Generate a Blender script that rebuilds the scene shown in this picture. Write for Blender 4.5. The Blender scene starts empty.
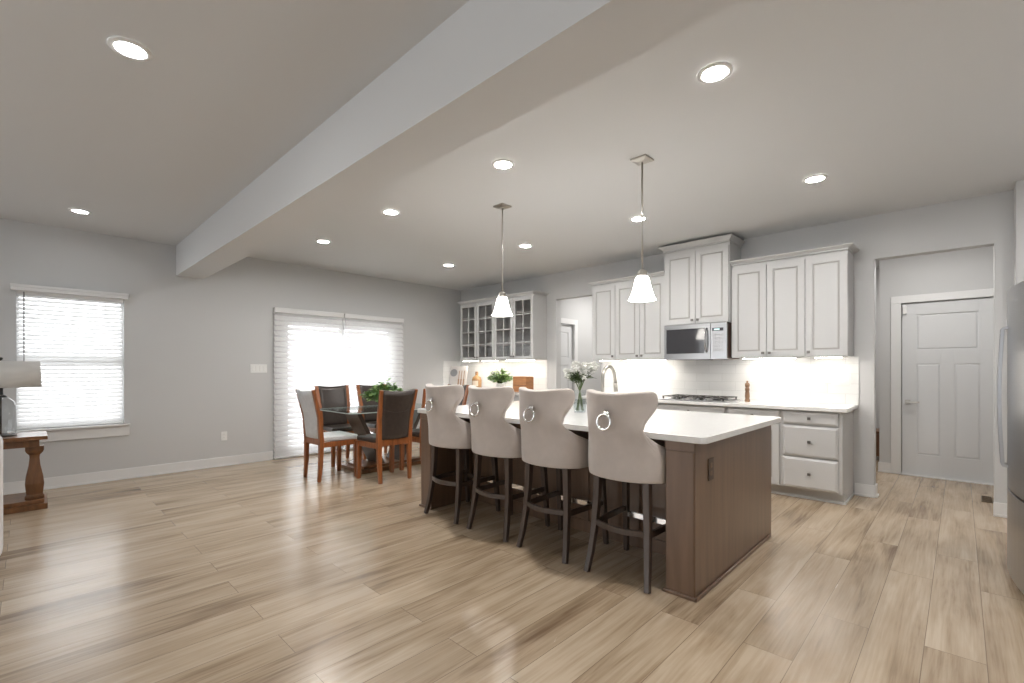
import bpy, bmesh, math, random
from mathutils import Vector, Matrix
random.seed(7)
PI = math.pi
scene = bpy.context.scene
COL = scene.collection

# ------------------------------------------------------------------ camera
cam_d = bpy.data.cameras.new('camera')
cam = bpy.data.objects.new('camera', cam_d)
COL.objects.link(cam)
cam.location = (6.8415, -5.701, 1.2458)
cam.rotation_euler = (PI/2, 0, math.radians(43.906))
cam_d.sensor_width = 36.0
cam_d.lens = 465.83/1024*36.0
cam_d.shift_y = (369.31-341.5)/1024
cam_d.clip_start = 0.05
scene.camera = cam

# ------------------------------------------------------------------ world, view
scene.view_settings.view_transform = 'Standard'
scene.view_settings.look = 'None'
scene.view_settings.exposure = 0.2
scene.view_settings.gamma = 1.0
scene.view_settings.use_curve_mapping = False
scene.cycles.use_denoising = True
scene.cycles.max_bounces = 10
scene.cycles.diffuse_bounces = 5
scene.cycles.transparent_max_bounces = 24
scene.cycles.sample_clamp_indirect = 6.0
scene.cycles.caustics_reflective = False
scene.cycles.caustics_refractive = False
w = bpy.data.worlds.new('sky'); scene.world = w; w.use_nodes = True
bg = w.node_tree.nodes['Background']
bg.inputs[0].default_value = (0.95, 0.98, 1.0, 1)
SKY_DIM, SKY_BRIGHT = 2.4, 5.2      # overcast sky, brighter towards the patio side (-x)
_n = w.node_tree.nodes.new; _l = w.node_tree.links.new
_tc = _n('ShaderNodeTexCoord'); _sx = _n('ShaderNodeSeparateXYZ'); _l(_tc.outputs['Generated'], _sx.inputs[0])
_mr = _n('ShaderNodeMapRange'); _mr.inputs['From Min'].default_value = 0.0; _mr.inputs['From Max'].default_value = -0.75
_mr.inputs['To Min'].default_value = SKY_DIM; _mr.inputs['To Max'].default_value = SKY_BRIGHT
_l(_sx.outputs['X'], _mr.inputs['Value']); _l(_mr.outputs[0], bg.inputs[1])
LAMP = 450.0        # downlight emission, kitchen side
LAMP_DIM = 85.0    # downlights of the living side, set weaker to darken that ceiling
BAR = 40.0         # under-cabinet bars
SHADE = 18.0       # pendant glass

def fill_lamp(name, loc, size, power):      # unseen fill lamps added to brighten two side passages and the refrigerator aisle
    d = bpy.data.lights.new(name, 'AREA'); d.shape = 'DISK'; d.size = size; d.energy = power; d.color = (1.0, 0.97, 0.93)
    o = bpy.data.objects.new(name, d); COL.objects.link(o); o.location = loc
fill_lamp('hall_fill', (6.6, 0.55, 2.70), 0.25, 14)
fill_lamp('hall_fill', (5.2, 2.0, 2.70), 0.25, 24)
fill_lamp('aisle_fill', (7.45, -3.3, 2.73), 0.12, 15)
fill_lamp('aisle_fill', (7.45, -1.45, 2.73), 0.12, 8)
fill_lamp('passage_fill', (2.9, 1.2, 2.70), 0.25, 27)
# ------------------------------------------------------------------ materials
def new_mat(name):
    m = bpy.data.materials.new(name); m.use_nodes = True
    return m, m.node_tree, m.node_tree.nodes['Principled BSDF']
def pbr(name, col, rough=0.5, metal=0.0, noise=0.0, nscale=20.0, bump=0.0, bscale=200.0, coat=0.0, sheen=0.0, stretch=(1,1,1), spec=0.5):
    m, nt, b = new_mat(name)
    b.inputs['Base Color'].default_value = (*col, 1)
    b.inputs['Roughness'].default_value = rough
    b.inputs['Metallic'].default_value = metal
    b.inputs['Coat Weight'].default_value = coat
    b.inputs['Coat Roughness'].default_value = 0.15
    b.inputs['Sheen Weight'].default_value = sheen
    b.inputs['Specular IOR Level'].default_value = spec
    if noise or bump:
        tc = nt.nodes.new('ShaderNodeTexCoord')
        mp = nt.nodes.new('ShaderNodeMapping'); mp.inputs['Scale'].default_value = stretch
        nt.links.new(tc.outputs['Object'], mp.inputs[0])
    if noise:
        n = nt.nodes.new('ShaderNodeTexNoise'); n.inputs['Scale'].default_value = nscale; n.inputs['Detail'].default_value = 5
        nt.links.new(mp.outputs[0], n.inputs['Vector'])
        r = nt.nodes.new('ShaderNodeValToRGB')
        r.color_ramp.elements[0].position = 0.3; r.color_ramp.elements[1].position = 0.7
        r.color_ramp.elements[0].color = (*[c*(1-noise) for c in col], 1)
        r.color_ramp.elements[1].color = (*[min(1, c*(1+noise)) for c in col], 1)
        nt.links.new(n.outputs['Fac'], r.inputs[0]); nt.links.new(r.outputs[0], b.inputs['Base Color'])
    if bump:
        n2 = nt.nodes.new('ShaderNodeTexNoise'); n2.inputs['Scale'].default_value = bscale; n2.inputs['Detail'].default_value = 3
        nt.links.new(mp.outputs[0], n2.inputs['Vector'])
        bp = nt.nodes.new('ShaderNodeBump'); bp.inputs['Strength'].default_value = bump; bp.inputs['Distance'].default_value = 0.002
        nt.links.new(n2.outputs['Fac'], bp.inputs['Height']); nt.links.new(bp.outputs[0], b.inputs['Normal'])
    return m
def emit(name, col, s):
    m, nt, b = new_mat(name)
    b.inputs['Base Color'].default_value = (0.9, 0.9, 0.9, 1)
    b.inputs['Emission Color'].default_value = (*col, 1)
    b.inputs['Emission Strength'].default_value = s
    return m
def glass(name, tint=(1, 1, 1), rough=0.0, refl=1.0, alpha=0.9):
    # thin pane: clear with a Fresnel mirror on top
    m, nt, b = new_mat(name)
    nt.nodes.remove(b)
    out = nt.nodes['Material Output']
    tr = nt.nodes.new('ShaderNodeBsdfTransparent'); tr.inputs[0].default_value = (*[t*alpha for t in tint], 1)
    gl = nt.nodes.new('ShaderNodeBsdfGlossy'); gl.inputs['Roughness'].default_value = rough
    lw = nt.nodes.new('ShaderNodeLayerWeight'); lw.inputs[0].default_value = 0.5
    pw = nt.nodes.new('ShaderNodeMath'); pw.operation = 'POWER'; pw.inputs[1].default_value = 4.0
    mu = nt.nodes.new('ShaderNodeMath'); mu.operation = 'MULTIPLY_ADD'; mu.inputs[1].default_value = 0.6*refl; mu.inputs[2].default_value = 0.045*refl
    nt.links.new(lw.outputs['Facing'], pw.inputs[0])
    mx = nt.nodes.new('ShaderNodeMixShader')
    nt.links.new(pw.outputs[0], mu.inputs[0]); nt.links.new(mu.outputs[0], mx.inputs[0])
    nt.links.new(tr.outputs[0], mx.inputs[1]); nt.links.new(gl.outputs[0], mx.inputs[2])
    nt.links.new(mx.outputs[0], out.inputs[0])
    return m
def cloth_translucent(name, col, trans=0.5, clear=0.0):
    m, nt, b = new_mat(name)
    nt.nodes.remove(b)
    out = nt.nodes['Material Output']
    d = nt.nodes.new('ShaderNodeBsdfDiffuse'); d.inputs[0].default_value = (*col, 1)
    t = nt.nodes.new('ShaderNodeBsdfTranslucent'); t.inputs[0].default_value = (*col, 1)
    mx = nt.nodes.new('ShaderNodeMixShader'); mx.inputs[0].default_value = trans
    nt.links.new(d.outputs[0], mx.inputs[1]); nt.links.new(t.outputs[0], mx.inputs[2])
    last = mx
    if clear:
        tr = nt.nodes.new('ShaderNodeBsdfTransparent')
        m2 = nt.nodes.new('ShaderNodeMixShader'); m2.inputs[0].default_value = clear
        nt.links.new(mx.outputs[0], m2.inputs[1]); nt.links.new(tr.outputs[0], m2.inputs[2]); last = m2
    nt.links.new(last.outputs[0], out.inputs[0])
    return m
def floor_mat():
    m, nt, b = new_mat('oak_planks')
    N = nt.nodes.new; L = nt.links.new
    tc = N('ShaderNodeTexCoord'); sep = N('ShaderNodeSeparateXYZ'); L(tc.outputs['Object'], sep.inputs[0])
    com = N('ShaderNodeCombineXYZ'); L(sep.outputs['Y'], com.inputs['X']); sh = N('ShaderNodeMath'); sh.operation = 'SUBTRACT'; sh.inputs[1].default_value = 0.157; L(sep.outputs['X'], sh.inputs[0]); L(sh.outputs[0], com.inputs['Y'])
    br = N('ShaderNodeTexBrick')
    br.offset = 0.37; br.offset_frequency = 2; br.squash = 1.0
    br.inputs['Scale'].default_value = 1.0
    br.inputs['Brick Width'].default_value = 1.45; br.inputs['Row Height'].default_value = 0.199
    br.inputs['Mortar Size'].default_value = 0.0014; br.inputs['Mortar Smooth'].default_value = 0.1; br.inputs['Bias'].default_value = 0.0
    br.inputs['Color1'].default_value = (0, 0, 0, 1); br.inputs['Color2'].default_value = (1, 1, 1, 1); br.inputs['Mortar'].default_value = (0.5, 0.5, 0.5, 1)
    L(com.outputs[0], br.inputs['Vector'])
    # grain: noise stretched along the plank, shifted per plank
    mul = N('ShaderNodeMath'); mul.operation = 'MULTIPLY'; mul.inputs[1].default_value = 37.0; L(br.outputs['Color'], mul.inputs[0])
    c2 = N('ShaderNodeCombineXYZ'); L(sep.outputs['X'], c2.inputs['X']); L(sep.outputs['Y'], c2.inputs['Y']); L(mul.outputs[0], c2.inputs['Z'])
    mp = N('ShaderNodeMapping'); mp.inputs['Scale'].default_value = (10, 0.9, 1); L(c2.outputs[0], mp.inputs[0])
    n1 = N('ShaderNodeTexNoise'); n1.inputs['Scale'].default_value = 1.0; n1.inputs['Detail'].default_value = 6; n1.inputs['Roughness'].default_value = 0.55; n1.inputs['Distortion'].default_value = 1.1
    L(mp.outputs[0], n1.inputs['Vector'])
    mp2 = N('ShaderNodeMapping'); mp2.inputs['Scale'].default_value = (90, 3.0, 1); L(c2.outputs[0], mp2.inputs[0])
    n2 = N('ShaderNodeTexNoise'); n2.inputs['Scale'].default_value = 1.0; n2.inputs['Detail'].default_value = 4; L(mp2.outputs[0], n2.inputs['Vector'])
    mp3 = N('ShaderNodeMapping'); mp3.inputs['Scale'].default_value = (3.2, 1.3, 1); L(c2.outputs[0], mp3.inputs[0])
    n3 = N('ShaderNodeTexNoise'); n3.inputs['Scale'].default_value = 1.0; n3.inputs['Detail'].default_value = 3; L(mp3.outputs[0], n3.inputs['Vector'])
    ramp = N('ShaderNodeValToRGB'); e = ramp.color_ramp.elements
    e[0].position = 0.34; e[0].color = (0.180, 0.118, 0.070, 1); e[1].position = 0.67; e[1].color = (0.500, 0.400, 0.292, 1)
    k = ramp.color_ramp.elements.new(0.50); k.color = (0.365, 0.275, 0.184, 1)
    add = N('ShaderNodeMath'); add.operation = 'MULTIPLY_ADD'; add.inputs[1].default_value = 0.24; L(n2.outputs['Fac'], add.inputs[0])
    a2 = N('ShaderNodeMath'); a2.operation = 'MULTIPLY'; a2.inputs[1].default_value = 0.52; L(n1.outputs['Fac'], a2.inputs[0]); L(a2.outputs[0], add.inputs[2])
    a3 = N('ShaderNodeMath'); a3.operation = 'MULTIPLY_ADD'; a3.inputs[1].default_value = 0.40; L(n3.outputs['Fac'], a3.inputs[0]); L(add.outputs[0], a3.inputs[2])
    a4 = N('ShaderNodeMath'); a4.operation = 'MULTIPLY_ADD'; a4.inputs[1].default_value = 0.12; L(br.outputs['Color'], a4.inputs[0]); L(a3.outputs[0], a4.inputs[2])
    a5 = N('ShaderNodeMath'); a5.operation = 'SUBTRACT'; a5.inputs[1].default_value = 0.10; L(a4.outputs[0], a5.inputs[0])
    L(a5.outputs[0], ramp.inputs[0])
    mix = N('ShaderNodeMixRGB'); mix.inputs['Color2'].default_value = (0.20, 0.145, 0.10, 1); L(br.outputs['Fac'], mix.inputs[0]); L(ramp.outputs[0], mix.inputs['Color1'])
    L(mix.outputs[0], b.inputs['Base Color'])
    b.inputs['Roughness'].default_value = 0.34
    rr = N('ShaderNodeMapRange'); rr.inputs['To Min'].default_value = 0.20; rr.inputs['To Max'].default_value = 0.30; L(n1.outputs['Fac'], rr.inputs['Value']); L(rr.outputs[0], b.inputs['Roughness'])
    bp = N('ShaderNodeBump'); bp.inputs['Strength'].default_value = 0.12; bp.inputs['Distance'].default_value = 0.002
    s1 = N('ShaderNodeMath'); s1.operation = 'SUBTRACT'; L(n2.outputs['Fac'], s1.inputs[0]); L(br.outputs['Fac'], s1.inputs[1])
    L(s1.outputs[0], bp.inputs['Height']); L(bp.outputs[0], b.inputs['Normal'])
    b.inputs['Specular IOR Level'].default_value = 0.85
    return m
def tile_mat():
    m, nt, b = new_mat('subway_tile')
    N = nt.nodes.new; L = nt.links.new
    tc = N('ShaderNodeTexCoord'); sep = N('ShaderNodeSeparateXYZ'); L(tc.outputs['Object'], sep.inputs[0])
    sm = N('ShaderNodeMath'); sm.operation = 'ADD'; L(sep.outputs['X'], sm.inputs[0]); L(sep.outputs['Y'], sm.inputs[1])
    com = N('ShaderNodeCombineXYZ'); L(sm.outputs[0], com.inputs['X']); L(sep.outputs['Z'], com.inputs['Y'])
    br = N('ShaderNodeTexBrick'); br.offset = 0.5
    br.inputs['Scale'].default_value = 1.0; br.inputs['Brick Width'].default_value = 0.3; br.inputs['Row Height'].default_value = 0.1
    br.inputs['Mortar Size'].default_value = 0.0018; br.inputs['Color1'].default_value = (0.72, 0.72, 0.71, 1); br.inputs['Color2'].default_value = (0.77, 0.77, 0.76, 1)
    br.inputs['Mortar'].default_value = (0.60, 0.60, 0.59, 1)
    L(com.outputs[0], br.inputs['Vector']); L(br.outputs['Color'], b.inputs['Base Color'])
    bp = N('ShaderNodeBump'); bp.invert = True; bp.inputs['Strength'].default_value = 0.4; bp.inputs['Distance'].default_value = 0.002
    L(br.outputs['Fac'], bp.inputs['Height']); L(bp.outputs[0], b.inputs['Normal'])
    b.inputs['Roughness'].default_value = 0.18
    return m
M = {}
M['wall'] = pbr('wall_paint', (0.565, 0.568, 0.570), 0.75, bump=0.05, bscale=300)
M['ceiling'] = pbr('ceiling_paint', (0.655, 0.66, 0.665), 0.85)
M['trim'] = pbr('white_trim_paint', (0.74, 0.74, 0.74), 0.4)
M['door'] = pbr('door_paint', (0.66, 0.67, 0.68), 0.42)
M['floor'] = floor_mat()
M['tile'] = tile_mat()
M['cab'] = pbr('painted_cabinet', (0.55, 0.552, 0.55), 0.42)
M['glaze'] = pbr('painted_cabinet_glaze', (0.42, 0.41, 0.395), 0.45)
M['cabin'] = pbr('cabinet_interior', (0.50, 0.49, 0.475), 0.5)
M['quartz'] = pbr('white_quartz', (0.80, 0.80, 0.79), 0.12, noise=0.03, nscale=30)
M['brown'] = pbr('stained_maple', (0.160, 0.096, 0.060), 0.33, noise=0.16, nscale=3.5, stretch=(6, 6, 0.5), coat=0.25)
M['darkwood'] = pbr('espresso_wood', (0.062, 0.041, 0.031), 0.36, noise=0.2, nscale=4, stretch=(8, 8, 0.6), coat=0.2)
M['cherry'] = pbr('cherry_wood', (0.285, 0.095, 0.030), 0.32, noise=0.3, nscale=4, stretch=(8, 8, 0.7), coat=0.3)
M['oakdark'] = pbr('walnut_stain', (0.155, 0.066, 0.024), 0.35, noise=0.35, nscale=5, stretch=(5, 5, 0.8), coat=0.3)
M['fabric'] = pbr('cream_velvet', (0.55, 0.495, 0.46), 0.8, noise=0.07, nscale=9, bump=0.15, bscale=500, sheen=0.35)
M['sofa'] = pbr('white_linen', (0.72, 0.72, 0.73), 0.9, noise=0.04, nscale=40, bump=0.2, bscale=600)
M['leather'] = pbr('brown_leather', (0.045, 0.034, 0.029), 0.33, noise=0.15, nscale=25, bump=0.12, bscale=180)
M['greyleather'] = pbr('pale_grey_leather', (0.62, 0.62, 0.63), 0.45, noise=0.06, nscale=20, bump=0.1, bscale=180)
M['steel'] = pbr('brushed_steel', (0.38, 0.38, 0.39), 0.28, metal=1.0, noise=0.04, nscale=3, stretch=(1, 1, 60))
M['nickel'] = pbr('satin_nickel', (0.48, 0.455, 0.42), 0.3, metal=1.0)
M['chrome'] = pbr('chrome', (0.85, 0.85, 0.86), 0.08, metal=1.0)
M['pewter'] = pbr('pewter_knob', (0.20, 0.19, 0.18), 0.4, metal=0.8)
M['black'] = pbr('black_enamel', (0.012, 0.012, 0.013), 0.3)
M['iron'] = pbr('cast_iron', (0.045, 0.04, 0.036), 0.5)
M['mwglass'] = pbr('dark_oven_glass', (0.05, 0.05, 0.055), 0.06)
M['mwside'] = pbr('microwave_casing', (0.075, 0.04, 0.028), 0.4)
M['plastic'] = pbr('white_plastic', (0.80, 0.80, 0.79), 0.35)
M['greyplastic'] = pbr('mid_grey_plastic', (0.25, 0.25, 0.25), 0.5)  # plain grey: tilt wand, socket slots, refrigerator cabinet
M['brownplastic'] = pbr('brown_plastic', (0.065, 0.042, 0.03), 0.4)
M['vent'] = pbr('bronze_grille', (0.10, 0.07, 0.04), 0.45)
M['pane'] = glass('window_glass', refl=0.6, alpha=0.97)
M['cabglass'] = glass('cabinet_glass', refl=1.0, alpha=0.92)
M['tableglass'] = glass('table_glass', tint=(0.90, 0.97, 0.95), refl=1.3, alpha=0.94)
M['glassedge'] = pbr('glass_edge', (0.42, 0.52, 0.50), 0.15)
M['vaseglass'] = glass('vase_glass', tint=(0.97, 0.99, 1.0), refl=1.4, alpha=0.93)
M['water'] = glass('vase_water', tint=(0.93, 0.97, 0.97), refl=0.5, alpha=0.9)
M['slat'] = cloth_translucent('blind_slat', (0.88, 0.88, 0.88), 0.32)
M['sheer'] = cloth_translucent('sheer_fabric', (0.90, 0.90, 0.90), 0.20, clear=0.74)
M['vane'] = cloth_translucent('shade_vane', (0.84, 0.84, 0.84), 0.21)
M['shade'] = cloth_translucent('lamp_shade_linen', (0.80, 0.79, 0.77), 0.42)
M['leaf'] = pbr('green_leaf', (0.11, 0.23, 0.06), 0.45, noise=0.5, nscale=30)
M['leaflight'] = pbr('pale_green_leaf', (0.26, 0.38, 0.13), 0.45, noise=0.45, nscale=30)
M['leafdark'] = pbr('dark_olive_leaf', (0.045, 0.075, 0.018), 0.45, noise=0.4, nscale=30)
M['stem'] = pbr('plant_stem', (0.10, 0.15, 0.05), 0.6)
M['petal'] = pbr('white_petal', (0.84, 0.84, 0.81), 0.6)
M['pot'] = pbr('stone_pot', (0.30, 0.36, 0.34), 0.5, noise=0.1)
M['terracotta'] = pbr('terracotta', (0.33, 0.15, 0.09), 0.7, noise=0.1)
M['soil'] = pbr('potting_soil', (0.03, 0.02, 0.014), 0.9)
M['board'] = pbr('printed_board', (0.78, 0.74, 0.71), 0.5)
M['ink'] = pbr('grey_print', (0.36, 0.36, 0.37), 0.6)
M['inkbrown'] = pbr('tan_print', (0.45, 0.28, 0.18), 0.6)
M['copper'] = pbr('amber_bottle', (0.42, 0.24, 0.11), 0.2, noise=0.2)
M['labelpaper'] = pbr('paper_label', (0.80, 0.66, 0.52), 0.6)
M['crate'] = pbr('orange_wood_box', (0.42, 0.19, 0.075), 0.55, noise=0.2, nscale=6, stretch=(1, 1, 5))
M['mill'] = pbr('turned_walnut', (0.22, 0.12, 0.065), 0.4, noise=0.25, nscale=12)
M['lamp'] = emit('lamp_lens', (1.0, 0.97, 0.935), LAMP)
M['lampdim'] = emit('lamp_lens_dimmed', (0.97, 0.985, 1.0), LAMP_DIM)
M['bar'] = emit('light_bar', (1.0, 0.93, 0.83), BAR)
M['opal'] = emit('opal_glass', (1.0, 0.955, 0.88), SHADE)
M['display'] = emit('clock_display', (0.35, 0.75, 0.8), 0.8)

# ------------------------------------------------------------------ mesh builder
class MB:
    def __init__(self): self.bm = bmesh.new(); self.mi = 0
    def _f(self, vs):
        try:
            f = self.bm.faces.new(vs); f.material_index = self.mi; return f
        except ValueError: return None
    def v(self, p): return self.bm.verts.new(p)
    def face(self, pts): return self._f([self.v(p) for p in pts])
    def hexa(self, p):
        v = [self.v(q) for q in p]
        for a in ((0,3,2,1),(4,5,6,7),(0,1,5,4),(1,2,6,5),(2,3,7,6),(3,0,4,7)): self._f([v[i] for i in a])
    def box(self, x0, x1, y0, y1, z0, z1):
        self.hexa([(x0,y0,z0),(x1,y0,z0),(x1,y1,z0),(x0,y1,z0),(x0,y0,z1),(x1,y0,z1),(x1,y1,z1),(x0,y1,z1)]); return self
    def frus(self, a, z0, b, z1):   # a, b = (x0,x1,y0,y1)
        self.hexa([(a[0],a[2],z0),(a[1],a[2],z0),(a[1],a[3],z0),(a[0],a[3],z0),(b[0],b[2],z1),(b[1],b[2],z1),(b[1],b[3],z1),(b[0],b[3],z1)]); return self
    def obox(self, c, s, rot):
        R = rot.to_3x3(); c = Vector(c); h = [q/2 for q in s]
        P = [c + R @ Vector(q) for q in ((-h[0],-h[1],-h[2]),(h[0],-h[1],-h[2]),(h[0],h[1],-h[2]),(-h[0],h[1],-h[2]),(-h[0],-h[1],h[2]),(h[0],-h[1],h[2]),(h[0],h[1],h[2]),(-h[0],h[1],h[2]))]
        self.hexa(P); return self
    def bar(self, p0, p1, s0, s1=None, up=(1,0,0)):  # square-section tapered bar; s=(w along up, depth)
        s1 = s1 or s0
        p0 = Vector(p0); p1 = Vector(p1); d = (p1-p0).normalized(); u = Vector(up); u = (u - d*u.dot(d)).normalized(); t = d.cross(u)
        P = []
        for p, s in ((p0, s0), (p1, s1)):
            for a, b in ((-1,-1),(1,-1),(1,1),(-1,1)): P.append(p + u*a*s[0]/2 + t*b*s[1]/2)
        self.hexa(P); return self
    def polybar(self, pts, sizes, up=(1,0,0)):   # square-section bar along a bent path
        rings = []
        pts = [Vector(p) for p in pts]; n = len(pts)
        for i, p in enumerate(pts):
            d = (pts[min(i+1, n-1)] - pts[max(i-1, 0)]).normalized()
            u = Vector(up); u = (u - d*u.dot(d)).normalized(); t = d.cross(u); s = sizes[i] if isinstance(sizes, list) else sizes
            rings.append([self.v(p + u*a*s[0]/2 + t*b*s[1]/2) for a, b in ((-1,-1),(1,-1),(1,1),(-1,1))])
        for a, b in zip(rings, rings[1:]):
            for k in range(4): self._f([a[k], a[(k+1)%4], b[(k+1)%4], b[k]])
        self._f(rings[0][::-1]); self._f(rings[-1]); return self
    def tube(self, pts, r, n=10, closed=False, cap=True):
        pts = [Vector(p) for p in pts]; m = len(pts); rings = []
        ref = None
        for i, p in enumerate(pts):
            if closed: d = (pts[(i+1)%m] - pts[i-1]).normalized()
            else: d = (pts[min(i+1, m-1)] - pts[max(i-1, 0)]).normalized()
            if ref is None:
                ref = Vector((0,0,1)) if abs(d.z) < 0.9 else Vector((1,0,0))
            u = (ref - d*ref.dot(d)).normalized(); ref = u; t = d.cross(u)
            rr = r[i] if isinstance(r, (list, tuple)) else r
            rings.append([self.v(p + (u*math.cos(2*PI*k/n) + t*math.sin(2*PI*k/n))*rr) for k in range(n)])
        prs = list(zip(rings, rings[1:])) + ([(rings[-1], rings[0])] if closed else [])
        for a, b in prs:
            for k in range(n): self._f([a[k], a[(k+1)%n], b[(k+1)%n], b[k]])
        if cap and not closed: self._f(rings[0][::-1]); self._f(rings[-1])
        return self
    def lathe(self, prof, c=(0,0), n=24, rot=0.0, cap0=True, cap1=True):   # prof [(r,z)]
        rings = []
        for r, z in prof:
            if r < 1e-6: rings.append([self.v((c[0], c[1], z))]); continue
            rings.append([self.v((c[0]+r*math.cos(2*PI*k/n+rot), c[1]+r*math.sin(2*PI*k/n+rot), z)) for k in range(n)])
        for a, b in zip(rings, rings[1:]):
            for k in range(n):
                k2 = (k+1) % n
                if len(a) == 1 and len(b) == 1: continue
                if len(a) == 1: self._f([a[0], b[k2], b[k]])
                elif len(b) == 1: self._f([a[k], a[k2], b[0]])
                else: self._f([a[k], a[k2], b[k2], b[k]])
        if cap0 and len(rings[0]) > 1: self._f(rings[0][::-1])
        if cap1 and len(rings[-1]) > 1: self._f(rings[-1])
        return self
    def sq(self, prof, c=(0,0)):    # square-plan lathe, prof [(half-width, z)]
        return self.lathe([(r*math.sqrt(2), z) for r, z in prof], c, 4, PI/4)
    def prism(self, pts, z0, z1):
        a = [self.v((x, y, z0)) for x, y in pts]; b = [self.v((x, y, z1)) for x, y in pts]; n = len(pts)
        for k in range(n): self._f([a[k], a[(k+1)%n], b[(k+1)%n], b[k]])
        self._f(a[::-1]); self._f(b); return self
    def grid(self, fn, us, vs):
        G = [[self.v(fn(u, q)) for q in vs] for u in us]
        for i in range(len(us)-1):
            for j in range(len(vs)-1): self._f([G[i][j], G[i+1][j], G[i+1][j+1], G[i][j+1]])
        return self
    def leaf(self, base, direction, length, width, bend=0.2):
        d = Vector(direction).normalized(); s = d.cross(Vector((random.uniform(-.4,.4), random.uniform(-.4,.4), 1))).normalized(); nrm = s.cross(d)
        b = Vector(base)
        mid = b + d*length*.5 + nrm*bend*length*.3; tip = b + d*length
        l = mid + s*width/2 + nrm*width*.12; r_ = mid - s*width/2 + nrm*width*.12
        v = [self.v(q) for q in (b, l, tip, r_, mid)]
        for a in ((0,4,1),(1,4,2),(2,4,3),(3,4,0)): self._f([v[i] for i in a])
    def build(self, name, mat, parent=None, smooth=False, bevel=0.0, seg=2, subsurf=0, solid=0.0, recalc=True):
        if recalc: bmesh.ops.recalc_face_normals(self.bm, faces=self.bm.faces)
        me = bpy.data.meshes.new(name); self.bm.to_mesh(me); self.bm.free()
        for m in (mat if isinstance(mat, (list, tuple)) else [mat]): me.materials.append(m)
        if smooth:
            for p in me.polygons: p.use_smooth = True
        o = bpy.data.objects.new(name, me); COL.objects.link(o)
        if parent: o.parent = parent
        if solid:
            s = o.modifiers.new('solid', 'SOLIDIFY'); s.thickness = solid; s.offset = 0
        if bevel:
            b = o.modifiers.new('bevel', 'BEVEL'); b.width = bevel; b.segments = seg; b.limit_method = 'ANGLE'; b.angle_limit = math.radians(40)
        if subsurf:
            s = o.modifiers.new('sub', 'SUBSURF'); s.levels = subsurf; s.render_levels = subsurf
        return o
def thing(name, label, cat, loc=(0,0,0), rz=0.0, group=None):
    o = bpy.data.objects.new(name, None); COL.objects.link(o)
    o.location = loc; o.rotation_euler = (0, 0, rz); o.empty_display_size = 0.1
    return tag(o, label, cat, group)
def tag(o, label, cat, group=None):
    o['label'] = label; o['category'] = cat
    if group: o['group'] = group
    return o
def struct(o, label=None, cat=None):
    o['kind'] = 'structure'
    if label: o['label'] = label
    if cat: o['category'] = cat
    return o
def copy_tree(o, parent=None):
    c = o.copy(); COL.objects.link(c)
    if parent: c.parent = parent
    for ch in list(o.children): copy_tree(ch, c)
    return c
def dup(root, loc, label, rz=None):
    c = copy_tree(root); c.location = loc
    if rz is not None: c.rotation_euler = (0, 0, rz)
    c['label'] = label
    return c
def B(*a): return MB().box(*a)

H = 2.743
XR, YB = 7.95, -9.6     # right wall, open rear end of the big room

# ------------------------------------------------------------------ shell
struct(B(-0.2, XR+0.2, YB, 3.4, -0.12, 0.0).build('floor', M['floor']), 'light oak plank floor running through the room', 'floor')
struct(B(-0.2, XR+0.2, YB, 3.4, H, H+0.12).build('ceiling', M['ceiling']), 'flat painted ceiling with recessed lights', 'ceiling')
WY0, WY1, WZ0, WZ1 = -5.785, -4.945, 0.632, 2.045      # window hole
SY0, SY1, SZ1 = -3.25, -1.38, 1.99                     # sliding door hole
m = MB()
m.box(-0.16, 0, YB+0.12, WY0, 0, H); m.box(-0.16, 0, WY0, WY1, 0, WZ0); m.box(-0.16, 0, WY0, WY1, WZ1, H)
m.box(-0.16, 0, WY1, SY0, 0, H); m.box(-0.16, 0, SY0, SY1, SZ1, H); m.box(-0.16, 0, SY1, 0.12, 0, H)
struct(m.build('wall_left', M['wall']), 'light grey wall with window and sliding door', 'wall')
PX0, PX1, PZ = 2.311, 3.13, 2.335                      # pantry opening
HX0, HX1, HZ = 6.24, 7.05, 2.318                       # hall opening
m = MB()
m.box(0, PX0, 0, 0.12, 0, H); m.box(PX0, PX1, 0, 0.12, PZ, H); m.box(PX1, HX0, 0, 0.12, 0, H)
m.box(HX0, HX1, 0, 0.12, HZ, H); m.box(HX1, XR, 0, 0.12, 0, H)
struct(m.build('wall_back', M['wall']), 'light grey kitchen wall with two open doorways', 'wall')
m = MB(); m.box(XR, XR+0.12, YB+0.12, 0.12, 0, H); m.box(7.162, XR, -0.25, 0, 0, H)
struct(m.build('wall_right', M['wall']), 'wall with a boxed-out corner beside the refrigerator', 'wall')
m = MB()
FW_ = [(-0.16, 1.0, 0, H), (3.6, 4.6, 0, H), (7.2, XR+0.12, 0, H), (1.0, 3.6, 0, 0.45), (1.0, 3.6, 2.3, H), (4.6, 7.2, 0, 0.45), (4.6, 7.2, 2.3, H)]
for x0, x1, z0, z1 in FW_: m.box(x0, x1, YB, YB+0.12, z0, z1)
struct(m.build('wall_front', M['wall']), 'living room wall with two wide window openings', 'wall')
# hall behind the right doorway
m = MB()
m.box(6.13, 6.335, 1.5, 1.62, 0, H); m.box(7.155, XR, 1.5, 1.62, 0, H); m.box(6.335, 7.155, 1.5, 1.62, 2.03, H)
m.box(XR, XR+0.12, 0.12, 3.4, 0, H); m.box(4.2, 7.95, 3.0, 3.12, 0, H); m.box(4.1, 4.2, 0.12, 3.12, 0, H)
struct(m.build('wall_hall', M['wall']), 'grey hallway walls beyond the right doorway', 'wall')
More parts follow.
